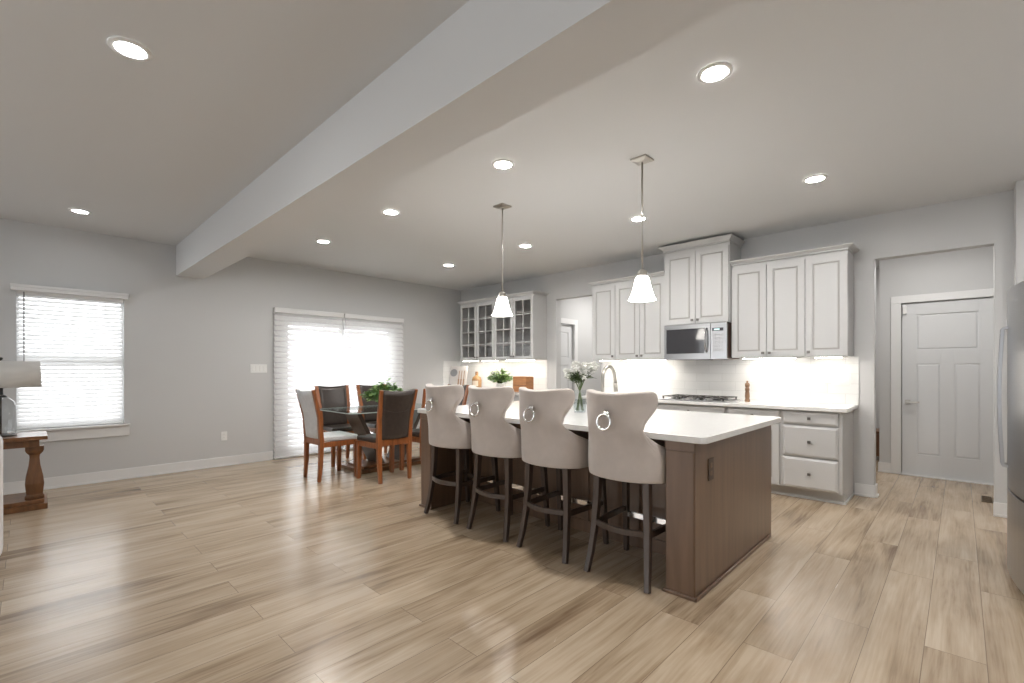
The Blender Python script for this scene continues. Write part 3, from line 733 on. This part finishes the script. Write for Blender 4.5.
tag(m.build('island_countertop', M['quartz'], bevel=0.003), 'large white quartz top with rounded corners on the brown island', 'countertop')

# ------------------------------------------------------------------ bar stools
def lerp(a, b, t): return a+(b-a)*t
def interp(tab, x):
    for (x0, y0), (x1, y1) in zip(tab, tab[1:]):
        if x <= x1: 
            t = max(0, min(1, (x-x0)/(x1-x0))); t = t*t*(3-2*t)*0.5+t*0.5
            return lerp(y0, y1, t)
    return tab[-1][1]
def make_stool():
    t = thing('bar_stool', '', 'stool', (0, 0, 0), 0, 'wingback bar stools along the island')
    # upholstered shell: perimeter parameter a in [-2,2]; |a|<1 back, beyond = side arms
    top = [(0, 1.108), (0.45, 1.116), (0.68, 1.126), (0.78, 1.120), (0.84, 1.09), (0.875, 1.03), (0.90, 0.96), (0.93, 0.90), (0.98, 0.85), (1.08, 0.81), (1.3, 0.78), (1.6, 0.745), (2.0, 0.705)]
    kx = [(0.595, 0.97), (0.66, 1.0), (0.73, 1.0), (0.79, 0.94), (0.845, 0.80), (0.90, 0.745), (0.96, 0.84), (1.03, 0.97), (1.09, 1.04), (1.14, 1.05)]
    gy = [(0.60, 1.0), (0.76, 1.0), (0.84, 0.62), (0.90, 0.32), (0.97, 0.6), (1.05, 1.1), (1.14, 1.3)]
    def plan(a):
        s = 1 if a >= 0 else -1; a = abs(a)
        if a <= 1:
            th = a*PI/2*0.86
            return s*0.226*math.sin(th)/math.sin(PI/2*0.86), -0.255+0.15*(1-math.cos(th))
        q = a-1
        y0 = -0.255+0.15*(1-math.cos(PI/2*0.86))
        return s*(0.226+0.006*math.sin(min(1, q)*PI)), y0+q*0.285
    def fn(a, tt):
        z = lerp(0.598, interp(top, abs(a)), tt)
        x, y = plan(a)
        dep = min(0.15*(1-math.cos(PI/2*0.86)), 0.15*(1-math.cos(min(1, abs(a))*PI/2*0.86)))
        y += dep*(interp(gy, z)-1)
        blend = max(0.0, min(1.0, (1.30-abs(a))/0.30))
        k = lerp(min(1.0, interp(kx, z)+0.03), interp(kx, z), blend)
        lean = -0.06*max(0, (z-0.72)/0.4)**1.2 + 0.05*max(0, (z-0.9)/0.2)*(min(1, abs(a))**2)
        return (x*k, y+lean, z)
    us = [-2, -1.85, -1.7, -1.5, -1.32, -1.18, -1.08, -1.01, -0.96, -0.925, -0.895, -0.87, -0.84, -0.79, -0.72, -0.58, -0.36, -0.12]; us = us+[-u for u in us[::-1]]
    vs = [0, .04, .16, .28, .38, .46, .54, .62, .70, .78, .86, .93, .975, 1.0]
    m = MB(); m.grid(fn, us, vs)
    sh = m.build('backrest', M['fabric'], t, smooth=True, solid=0.055, subsurf=2, recalc=False)
    m = MB()
    P = rrect(-0.215, 0.215, -0.19, 0.235, 0.06, 5)
    m.prism(P, 0.615, 0.70)
    m.build('seat', M['fabric'], t, smooth=False, bevel=0.025, seg=4)
    m = MB(); m.prism(rrect(-0.2, 0.2, -0.2, 0.21, 0.05, 5), 0.588, 0.616); m.build('seat_frame', M['darkwood'], t)
    # nail heads along the arm edges
    m = MB()
    for s in (-1, 1):
        for k in range(20):
            a = 1.10+0.86*k/19
            x, y, z = fn(s*a, 0.965)
            c = Vector((x+s*0.028, y, z)); 
            for i in range(6):
                a0, a1 = 2*PI*i/6, 2*PI*(i+1)/6; r = 0.0048
                m.face([c+Vector((0, r*math.cos(a0), r*math.sin(a0))), c+Vector((0, r*math.cos(a1), r*math.sin(a1))), c+Vector((s*0.004, 0, 0))])
    m.build('nailhead_trim', M['nickel'], t, smooth=True)
    # legs
    for s in (-1, 1):
        m = MB(); pts = [(s*0.165, -0.175, 0.60), (s*0.170, -0.178, 0.45), (s*0.178, -0.190, 0.28), (s*0.190, -0.214, 0.12), (s*0.203, -0.243, 0.0)]
        m.polybar(pts, [(0.044, 0.044), (0.042, 0.042), (0.038, 0.038), (0.034, 0.034), (0.031, 0.031)]); m.build('leg', M['darkwood'], t, bevel=0.004)
        m = MB(); m.polybar([(s*0.185, 0.19, 0.60), (s*0.195, 0.212, 0.3), (s*0.205, 0.235, 0.0)], [(0.044, 0.044), (0.038, 0.038), (0.030, 0.030)]); m.build('leg', M['darkwood'], t, bevel=0.004)
        MB().polybar([(s*0.178, -0.188, 0.30), (s*0.195, 0.212, 0.30)], (0.022, 0.036)).build('stretcher', M['darkwood'], t, bevel=0.003)
    m = MB(); m.polybar([(lerp(-0.176, 0.176, q), -0.19-0.05*math.sin(PI*q), 0.305) for q in [i/10 for i in range(11)]], (0.034, 0.022), up=(0, 0, 1)); m.build('stretcher', M['darkwood'], t, bevel=0.003)
    fr = MB().polybar([(-0.19, 0.214, 0.262), (0.19, 0.214, 0.262)], (0.036, 0.026), up=(0, 0, 1)).build('stretcher', M['darkwood'], t, bevel=0.003)
    m = MB(); m.box(-0.172, 0.172, 0.197, 0.202, 0.248, 0.284); m.box(-0.172, 0.172, 0.197, 0.230, 0.279, 0.284); m.build('kick_plate', M['chrome'], fr)
    # ring pull on the back
    yb = fn(0, 0.86)[1]-0.03
    kn = MB(); kn.lathe([(0.021, 0), (0.021, 0.006), (0.012, 0.012), (0.012, 0.022), (0.0, 0.024)], (0, 0), 18)
    for v in kn.bm.verts: x, y, z = v.co; v.co = (x-0.012, yb-z+0.004, 0.992+y)
    knob = kn.build('ring_mount', M['chrome'], t, smooth=True)
    rp = MB(); rr = 0.044; rp.tube([(-0.012+rr*math.sin(2*PI*k/28), yb-0.02+0.006*math.cos(2*PI*k/28), 0.945+rr*math.cos(2*PI*k/28)) for k in range(28)], 0.0068, 8, closed=True)
    rp.build('ring_pull', M['chrome'], knob, smooth=True)
    return t
st0 = make_stool(); SY = -3.07
st0.location = (3.712, SY, 0); st0['label'] = 'cream wingback bar stool farthest left, next to the dining table'
dup(st0, (4.275, SY, 0), 'second cream bar stool from the dining table end of the island')
dup(st0, (4.813, SY, 0), 'third cream bar stool from the dining table, left of the flower vase')
dup(st0, (5.385, SY, 0), 'nearest cream bar stool, at the right end of the island')

# ------------------------------------------------------------------ faucet, vase, flowers on the island
fc = thing('kitchen_faucet', 'tall gooseneck nickel faucet standing on the island', 'faucet', (4.68, -2.36, 0.886))
MB().lathe([(0.028, 0), (0.028, 0.008), (0.018, 0.02), (0.016, 0.06)], (0, 0), 18).build('base', M['nickel'], fc, smooth=True)
pts = [(0, 0, 0.05), (0, 0, 0.24), (0, 0, 0.28)]+[(0, 0.095-0.095*math.cos(a), 0.28+0.105*math.sin(a)) for a in [PI*k/12 for k in range(1, 12)]]+[(0, 0.192, 0.275), (0, 0.20, 0.24)]
MB().tube(pts, 0.014, 12).build('spout', M['nickel'], fc, smooth=True)
MB().tube([(0, 0.199, 0.245), (0, 0.208, 0.175), (0, 0.209, 0.165)], [0.016, 0.019, 0.017], 12).build('spray_head', M['nickel'], fc, smooth=True)
MB().tube([(0.016, 0, 0.05), (0.05, 0, 0.06), (0.09, 0, 0.085)], 0.006, 8).build('handle', M['nickel'], fc, smooth=True)
VX, VY = 4.57, -2.53
vs = thing('glass_vase', 'clear glass vase holding white flowers on the island', 'vase', (VX, VY, 0.886))
m = MB(); m.lathe([(0.045, 0.0), (0.05, 0.01), (0.055, 0.06), (0.05, 0.12), (0.045, 0.15), (0.055, 0.19)], (0, 0), 28, cap1=False); m.build('body', M['vaseglass'], vs, smooth=True)
MB().lathe([(0.042, 0.008), (0.05, 0.06), (0.046, 0.11)], (0, 0), 24).build('water', M['water'], vs, smooth=True)
bq = thing('flower_bouquet', 'bunch of white flowers with dark leaves in the glass vase', 'flowers', (VX, VY, 0.906))
stm, lf = MB(), MB(); rnd = random.Random(3)
heads = []
for k in range(15):
    a = 2*PI*k/15*2.4; r = 0.035+0.085*((k*0.37) % 1); top_ = Vector((r*1.15*math.cos(a), r*1.15*math.sin(a), 0.285+0.085*rnd.random()))
    b0 = Vector((-0.03*math.cos(a), -0.03*math.sin(a), 0.0)); stm.tube([b0, b0*0.2+Vector((0, 0, 0.14)), top_*0.6+Vector((0, 0, 0.12)), top_], 0.0025, 6)
    heads.append(top_)
    for j in range(7):
        aa = rnd.uniform(0, 2*PI); lf.leaf(top_*0.55+Vector((0, 0, 0.06+0.03*rnd.random())), (math.cos(aa), math.sin(aa), rnd.uniform(-.1, .9)), 0.085, 0.034)
for h_ in heads:
    pt = MB()
    for j in range(60):
        d_ = Vector((rnd.gauss(0, 1), rnd.gauss(0, 1), rnd.gauss(0, 1)+0.3)).normalized()
        pt.leaf(h_+d_*0.018, d_+Vector((rnd.uniform(-.5, .5), rnd.uniform(-.5, .5), rnd.uniform(-.5, .5))), 0.03, 0.022)
    pt.build('flower_head', M['petal'], bq)
stm.build('stems', M['stem'], bq); lf.build('leaves', M['leafdark'], bq)

# ------------------------------------------------------------------ pendants and downlights
def pendant(label, x, y):
    t = thing('pendant_light', label, 'pendant', (x, y, H), 0, 'pendant lights over the island')
    m = MB(); m.frus((-0.06, 0.06, -0.06, 0.06), -0.002, (-0.06, 0.06, -0.06, 0.06), -0.014); m.frus((-0.06, 0.06, -0.06, 0.06), -0.014, (-0.03, 0.03, -0.03, 0.03), -0.026)
    m.build('canopy', M['nickel'], t, bevel=0.001)
    MB().tube([(0, 0, -0.02), (0, 0, -0.80)], 0.0065, 10).build('rod', M['nickel'], t, smooth=True)
    MB().lathe([(0.010, -0.785), (0.028, -0.797), (0.034, -0.80), (0.034, -0.835), (0.040, -0.838), (0.040, -0.842)], (0, 0), 20).build('socket_cap', M['nickel'], t, smooth=True)
    m = MB(); m.lathe([(0.038, -0.836), (0.046, -0.85), (0.058, -0.90), (0.072, -0.955), (0.086, -0.99), (0.096, -1.003), (0.095, -1.005), (0.082, -0.992), (0.068, -0.955), (0.054, -0.90), (0.042, -0.85)], (0, 0), 32, cap0=False, cap1=False)
    m.build('glass_shade', M['opal'], t, smooth=True)
pendant('bell pendant hanging over the left end of the island', 3.82, -2.69)
pendant('bell pendant hanging over the right end of the island', 5.21, -2.67)
def downlight(x, y, label):
    t = thing('recessed_light', label, 'downlight', (x, y, H), 0, 'recessed ceiling lights')
    m = MB(); m.lathe([(0.083, -0.001), (0.083, -0.006), (0.060, -0.010), (0.058, -0.002)], (0, 0), 32, cap0=False, cap1=False); m.build('trim_ring', M['plastic'], t, smooth=True)
    MB().lathe([(0.0, -0.0042), (0.0575, -0.004), (0.0575, -0.002), (0.0, -0.002)], (0, 0), 32).build('lens', M['lamp'] if y > -4.2 else M['lampdim'], t)
    return t
for x, y, lab in ((4.05, -5.37, 'large-looking recessed light nearest the camera on the darker ceiling left of the beam'),
                  (0.85, -5.36, 'recessed light above the left window'),
                  (5.95, -3.30, 'nearest recessed light right of the beam, above the nearest stool'),
                  (4.44, -3.30, 'recessed light between the beam and the left pendant canopy'),
                  (2.94, -3.31, 'recessed light near the beam, second from the sliding door'),
                  (1.48, -3.31, 'recessed light near the beam, closest to the sliding door'),
                  (6.02, -1.42, 'recessed light on the right, in front of the hall doorway'),
                  (4.54, -1.50, 'recessed light seen beside the rod of the right pendant'),
                  (3.05, -1.53, 'recessed light just right of the left pendant rod'),
                  (1.55, -1.51, 'recessed light nearest the glass-front cabinets corner')):
    downlight(x, y, lab)

# ------------------------------------------------------------------ dining set
TX, TY = 1.46, -2.48
tb = thing('dining_table', 'rectangular glass-topped dining table on slanted dark wood supports', 'table', (TX, TY, 0))
P = rrect(-0.48, 0.48, -0.72, 0.72, 0.10, 6)
m = MB(); m.prism(P, 0.738, 0.750); 
for f in m.bm.faces: f.material_index = 1 if abs(f.normal.z) < 0.5 and len(f.verts) == 4 else 0
gt = m.build('glass_top', [M['tableglass'], M['glassedge']], tb)
m = MB(); m.box(-0.27, 0.27, -0.48, -0.41, 0, 0.045); m.box(-0.27, 0.27, 0.41, 0.48, 0, 0.045); m.box(0.2, 0.27, -0.41, 0.41, 0, 0.045); m.box(-0.27, -0.2, -0.41, 0.41, 0, 0.045)
m.build('base_frame', M['oakdark'], tb, bevel=0.004)
for s in (-1, 1):
    MB().polybar([(0, s*0.12, 0.04), (0, s*0.46, 0.72)], (0.34, 0.05)).build('slanted_support', M['darkwood'], tb, bevel=0.004)
    B(-0.2, 0.2, s*0.46-0.05, s*0.46+0.05, 0.715, 0.738).build('top_bearer', M['darkwood'], tb, bevel=0.003)
B(-0.2, 0.2, -0.41, 0.41, 0.045, 0.07).build('plinth_board', M['oakdark'], tb)
def make_chair(label, upholstery):
    t = thing('dining_chair', label, 'chair', (0, 0, 0), 0, 'dining chairs around the glass table')
    up = M[upholstery]
    # faces +y ; back at -y
    for s in (-1, 1):
        m = MB(); m.polybar([(s*0.185, -0.215, 0.0), (s*0.190, -0.20, 0.22), (s*0.193, -0.195, 0.45), (s*0.200, -0.215, 0.70), (s*0.218, -0.295, 1.02)], [(0.036, 0.034), (0.046, 0.042), (0.05, 0.05), (0.045, 0.04), (0.045, 0.026)])
        m.build('stile', M['cherry'], t, bevel=0.004)
        m = MB(); m.polybar([(s*0.215, 0.205, 0.43), (s*0.215, 0.205, 0.15), (s*0.218, 0.208, 0.0)], [(0.05, 0.05), (0.046, 0.046), (0.04, 0.04)]); m.build('leg', M['cherry'], t, bevel=0.004)
        MB().polybar([(s*0.195, -0.19, 0.405), (s*0.215, 0.205, 0.405)], (0.024, 0.06)).build('apron', M['cherry'], t, bevel=0.003)
    MB().box(-0.215, 0.215, 0.195, 0.219, 0.375, 0.435).build('apron', M['cherry'], t, bevel=0.003)
    MB().box(-0.19, 0.19, -0.212, -0.188, 0.40, 0.475).build('apron', M['cherry'], t, bevel=0.003)
    # upholstered back, hollow across, scooped top
    def fb(u, q, off=0):
        z = lerp(0.475, 1.02-0.018*(1-u*u), q)
        yy = interp([(0.45, -0.195), (0.70, -0.215), (1.02, -0.295)], z)
        hw_ = interp([(0.45, 0.172), (0.70, 0.180), (1.02, 0.198)], z)
        return (u*hw_, yy-0.022*(1-u*u), z)
    m = MB(); m.grid(fb, [-1, -.75, -.5, -.25, 0, .25, .5, .75, 1], [i/10 for i in range(11)])
    bk = m.build('backrest', up, t, smooth=True, solid=0.036, recalc=False)
    MB().tube([(lambda p: (p[0], p[1]-0.019, p[2]-0.03*(1-(k/6-1)**2)))(fb(k/6-1, 0.62)) for k in range(13)], 0.0025, 6).build('back_seam', up, bk, smooth=True)
    m = MB(); P = [(-0.19, -0.19), (0.19, -0.19), (0.235, 0.225), (-0.235, 0.225)]; m.prism(P, 0.435, 0.492)
    m.build('seat', up, t, bevel=0.018, seg=4)
    return t
c_dark = make_chair('brown leather dining chair seen from behind, nearest the stools on the table\'s near side', 'leather')
c_dark.location = (2.085, -2.86, 0); c_dark.rotation_euler = (0, 0, PI/2)
dup(c_dark, (2.07, -2.28, 0), 'dining chair mostly hidden behind the leftmost bar stool', PI/2)
dup(c_dark, (0.86, -2.78, 0), 'dark leather dining chair against the sliding door, left of the pair there', -PI/2)
dup(c_dark, (0.86, -2.18, 0), 'dark leather dining chair against the sliding door, behind the potted plant', -PI/2)
dup(c_dark, (1.52, -1.60, 0), 'dining chair at the far end of the table, glimpsed between two stools', PI)
c_pale = make_chair('dining chair with pale grey back and seat at the left end of the table', 'greyleather')
c_pale.location = (1.55, -3.255, 0); c_pale.rotation_euler = (0, 0, 0)

def plant(name, label, loc, pot_prof, potmat, n, rad, hgt, z0, leafmats, size, seed, droop=0.2, group=None):
    r_ = random.Random(seed)
    t = thing(name, label, 'plant', loc, 0, group)
    MB().lathe(pot_prof, (0, 0), 24).build('pot', potmat, t, smooth=True)
    MB().lathe([(0.0, pot_prof[-1][1]-0.01), (pot_prof[-1][0]*0.9, pot_prof[-1][1]-0.008), (0.0, pot_prof[-1][1])], (0, 0), 16).build('soil', M['soil'], t)
    sm = MB(); lv = MB()
    for i in range(n):
        a = r_.uniform(0, 2*PI); q = r_.random()**0.5
        tip = Vector((rad*q*math.cos(a), rad*q*math.sin(a), z0+hgt*(1-0.55*q*q)*r_.uniform(0.5, 1.0)-droop*rad*q*q))
        b0 = Vector((0.02*math.cos(a), 0.02*math.sin(a), pot_prof[-1][1]-0.005))
        sm.tube([b0, (b0+tip)/2+Vector((0, 0, 0.03)), tip], 0.0018, 5)
        for j in range(5):
            aa = a+r_.uniform(-1.4, 1.4); lv.mi = r_.randrange(len(leafmats))
            lv.leaf(b0.lerp(tip, r_.uniform(0.28, 1.0))+Vector((r_.uniform(-.015, .015), r_.uniform(-.015, .015), r_.uniform(0, .02))), (math.cos(aa), math.sin(aa), r_.uniform(-.5, .8)), size*r_.uniform(.7, 1.2), size*.62)
    sm.build('stems', M['stem'], t); lv.build('foliage', leafmats, t)
    return t
plant('potted_plant', 'trailing leafy green plant in a pot on the glass dining table', (1.62, -2.58, 0.750), [(0.06, 0), (0.075, 0.02), (0.085, 0.10), (0.082, 0.13)], M['pot'], 150, 0.30, 0.22, 0.14, [M['leaf'], M['leaflight'], M['leaf']], 0.072, 5, 0.35)

# ------------------------------------------------------------------ things on the hutch counter
plant('potted_herb', 'bushy light green plant on the counter below the glass-front cabinets', (1.38, -0.31, 0.892), [(0.06, 0), (0.075, 0.11), (0.078, 0.12)], M['plastic'], 110, 0.21, 0.26, 0.12, [M['leaflight'], M['leaf'], M['leaflight']], 0.066, 9, 0.1)
sg = thing('printed_sign', 'white printed board with a grey oval emblem, leaning in the counter corner', 'sign', (0.27, -0.30, 0.892))
R_ = Matrix.Rotation(math.radians(-8), 4, 'X')
MB().obox((0.0, 0.02, 0.205), (0.46, 0.02, 0.41), R_).build('panel', M['board'], sg, bevel=0.003)
m = MB(); c_ = Vector((-0.11, 0.006, 0.29)); n = 28
m.face([R_ @ Vector((0.10*math.cos(2*PI*k/n), -0.0, 0.068*math.sin(2*PI*k/n)))+c_ for k in range(n)]); m.build('oval_emblem', M['ink'], sg)
m = MB()
for k, bx in enumerate((0.03, 0.10, 0.17)):
    for (x0, x1, z0, z1) in ((-0.018, 0.018, 0.06, 0.18), (-0.008, 0.008, 0.18, 0.33)): m.obox(R_ @ Vector((bx, -0.002, (z0+z1)/2-0.205))+Vector((0, 0.009, 0.205)), (x1-x0, 0.004, z1-z0), R_)
m.build('printed_bottles', M['inkbrown'], sg)
bt = thing('amber_bottle', 'squat amber bottle with pale round label on the hutch counter', 'bottle', (0.74, -0.25, 0.892))
MB().lathe([(0.082, 0), (0.086, 0.02), (0.086, 0.17), (0.07, 0.215), (0.034, 0.24), (0.028, 0.255), (0.028, 0.275), (0.032, 0.277), (0.032, 0.285)], (0, 0), 24).build('body', M['copper'], bt, smooth=True)
MB().lathe([(0.028, 0.286), (0.028, 0.315), (0.0, 0.317)], (0, 0), 16).build('stopper', M['mill'], bt, smooth=True)
m = MB(); m.grid(lambda u, q: (0.0875*math.sin(u), -0.0875*math.cos(u), q), [-0.2+0.13*k for k in range(11)], (0.06, 0.155)); m.build('bottle_label', M['labelpaper'], bt, smooth=True)
cr = thing('wooden_box', 'orange-brown wooden box standing on the counter beside the leafy plant', 'box', (1.86, -0.27, 0.892))
m = MB(); m.box(-0.14, 0.14, -0.09, 0.09, 0.0, 0.012); m.box(-0.14, 0.14, -0.09, -0.075, 0.012, 0.24); m.box(-0.14, 0.14, 0.075, 0.09, 0.012, 0.24); m.box(-0.14, -0.125, -0.075, 0.075, 0.012, 0.24); m.box(0.125, 0.14, -0.075, 0.075, 0.012, 0.24)
m.build('body', M['crate'], cr, bevel=0.003)
m = MB(); m.box(-0.141, 0.141, -0.093, -0.089, 0.10, 0.108); m.build('band', M['oakdark'], cr)

# ------------------------------------------------------------------ console table, lamp, sofa at the left edge
ct = thing('console_table', 'brown wooden console table with baluster legs under the window', 'table', (0.72, -6.35, 0))
m = MB(); m.box(-0.23, 0.23, -0.772, 0.772, 0.618, 0.652); ctop = m.build('table_top', M['oakdark'], ct, bevel=0.005)
m = MB(); m.box(-0.19, 0.19, -0.72, 0.72, 0.555, 0.618); m.build('apron', M['oakdark'], ct, bevel=0.003)
m = MB(); m.box(-0.23, 0.23, -0.772, 0.772, 0.0, 0.05); m.box(-0.21, 0.21, -0.75, 0.75, 0.05, 0.085); m.build('base_shelf', M['oakdark'], ct, bevel=0.004)
for yy in (-0.69, 0.69):
    m = MB(); m.sq([(0.062, 0.085), (0.062, 0.115), (0.052, 0.125), (0.054, 0.14), (0.061, 0.22), (0.056, 0.28), (0.038, 0.38), (0.032, 0.45), (0.034, 0.475), (0.052, 0.50), (0.060, 0.52), (0.060, 0.555)], (0.09, yy))
    m.build('baluster_leg', M['oakdark'], ct, bevel=0.004)
lp = thing('table_lamp', 'table lamp with clear glass body and pale drum shade on the console', 'lamp', (0.72, -5.87, 0.652))
MB().lathe([(0.10, 0.0), (0.10, 0.012), (0.05, 0.02), (0.0, 0.022)], (0, 0), 28).build('base', M['iron'], lp, smooth=True)
m = MB(); m.lathe([(0.092, 0.014), (0.10, 0.06), (0.10, 0.26), (0.085, 0.31), (0.045, 0.345), (0.03, 0.36)], (0, 0), 28, cap0=False, cap1=False); m.build('glass_body', M['vaseglass'], lp, smooth=True)
MB().tube([(0, 0, 0.018), (0, 0, 0.42)], 0.008, 10).build('rod', M['iron'], lp, smooth=True)
MB().lathe([(0.045, 0.345), (0.032, 0.362), (0.016, 0.37), (0.016, 0.44)], (0, 0), 18).build('neck', M['black'], lp, smooth=True)
m = MB(); m.lathe([(0.255, 0.435), (0.245, 0.665)], (0, 0), 40, cap0=False, cap1=False); m.build('lamp_shade', M['shade'], lp, smooth=True, solid=0.004)
m = MB(); m.tube([(0, 0, 0.43), (0, 0, 0.68)], 0.004, 8)
for k in range(3): m.tube([(0, 0, 0.66), (0.244*math.cos(2*PI*k/3), 0.244*math.sin(2*PI*k/3), 0.66)], 0.003, 6)
m.build('harp', M['iron'], lp)
MB().lathe([(0.006, 0.675), (0.016, 0.685), (0.014, 0.697), (0.0, 0.702)], (0, 0), 14).build('finial', M['black'], lp, smooth=True)
sf = thing('sofa', 'white upholstered sofa whose rounded edge shows at the left border', 'sofa', (2.2, -6.715, 0))
m = MB(); m.box(0.20, 0.44, -0.95, 0.905, 0.06, 0.86); m.build('backrest', M['sofa'], sf, bevel=0.07, seg=5)
for s in (-1, 1):
    y0, y1 = (0.62, 0.80) if s > 0 else (-0.95, -0.77)
    B(-0.45, 0.20, y0, y1, 0.06, 0.62).build('arm', M['sofa'], sf, bevel=0.06, seg=5)
B(-0.44, 0.20, -0.77, 0.62, 0.06, 0.28).build('seat_base', M['sofa'], sf, bevel=0.03, seg=3)
for (a, b) in ((-0.765, -0.08), (-0.07, 0.615)): B(-0.46, 0.19, a, b, 0.285, 0.45).build('seat_cushion', M['sofa'], sf, bevel=0.05, seg=4)
for sx in (-0.4, 0.38):
    for sy in (-0.88, 0.74): MB().sq([(0.02, 0), (0.028, 0.062)], (sx, sy)).build('foot', M['darkwood'], sf)

# ------------------------------------------------------------------ refrigerator
fr = thing('refrigerator', 'stainless french-door refrigerator at the right edge', 'refrigerator', (7.08, -1.71, 0))
FW = 0.452
B(0.02, 0.76, -FW, FW, 0.06, 1.715).build('cabinet', M['greyplastic'], fr, bevel=0.004)
def bowed(y0, y1, z0, z1, name, parent):
    m = MB(); n = 12; Y = [lerp(y0, y1, k/n) for k in range(n+1)]
    f_ = lambda y: 0.012-0.05*(1-(y/FW)**2)
    P = [(f_(y), y) for y in Y]+[(0.02, y1), (0.02, y0)]
    m.prism(P, z0, z1)
    return m.build(name, M['steel'], parent, bevel=0.004), f_
d1, ff = bowed(-FW, -0.003, 0.56, 1.71, 'door', fr)
d2_, ff = bowed(0.003, FW, 0.56, 1.71, 'door', fr)
dz, ff = bowed(-FW, FW, 0.07, 0.548, 'freezer_drawer', fr)
for d_, s in ((d1, -1), (d2_, 1)):
    m = MB(); y = s*0.035; x = ff(y)
    pts = [(x, y, 0.68), (x-0.02, y, 0.685)]+[(x-0.022-0.014*math.sin(PI*k/10), y, lerp(0.69, 1.48, k/10)) for k in range(11)]+[(x-0.02, y, 1.485), (x, y, 1.49)]
    m.polybar(pts, (0.022, 0.016), up=(0, 1, 0)); m.build('handle', M['steel'], d_, bevel=0.004)
m = MB(); m.box(0.03, 0.7, -FW+0.02, FW-0.02, 0.0, 0.06); m.build('base_grille', M['black'], fr)
m = MB(); m.box(0.03, 0.16, -0.40, -0.3, 1.715, 1.735); m.box(0.03, 0.16, 0.3, 0.40, 1.715, 1.735); m.build('hinge_cover', M['greyplastic'], fr, bevel=0.004)
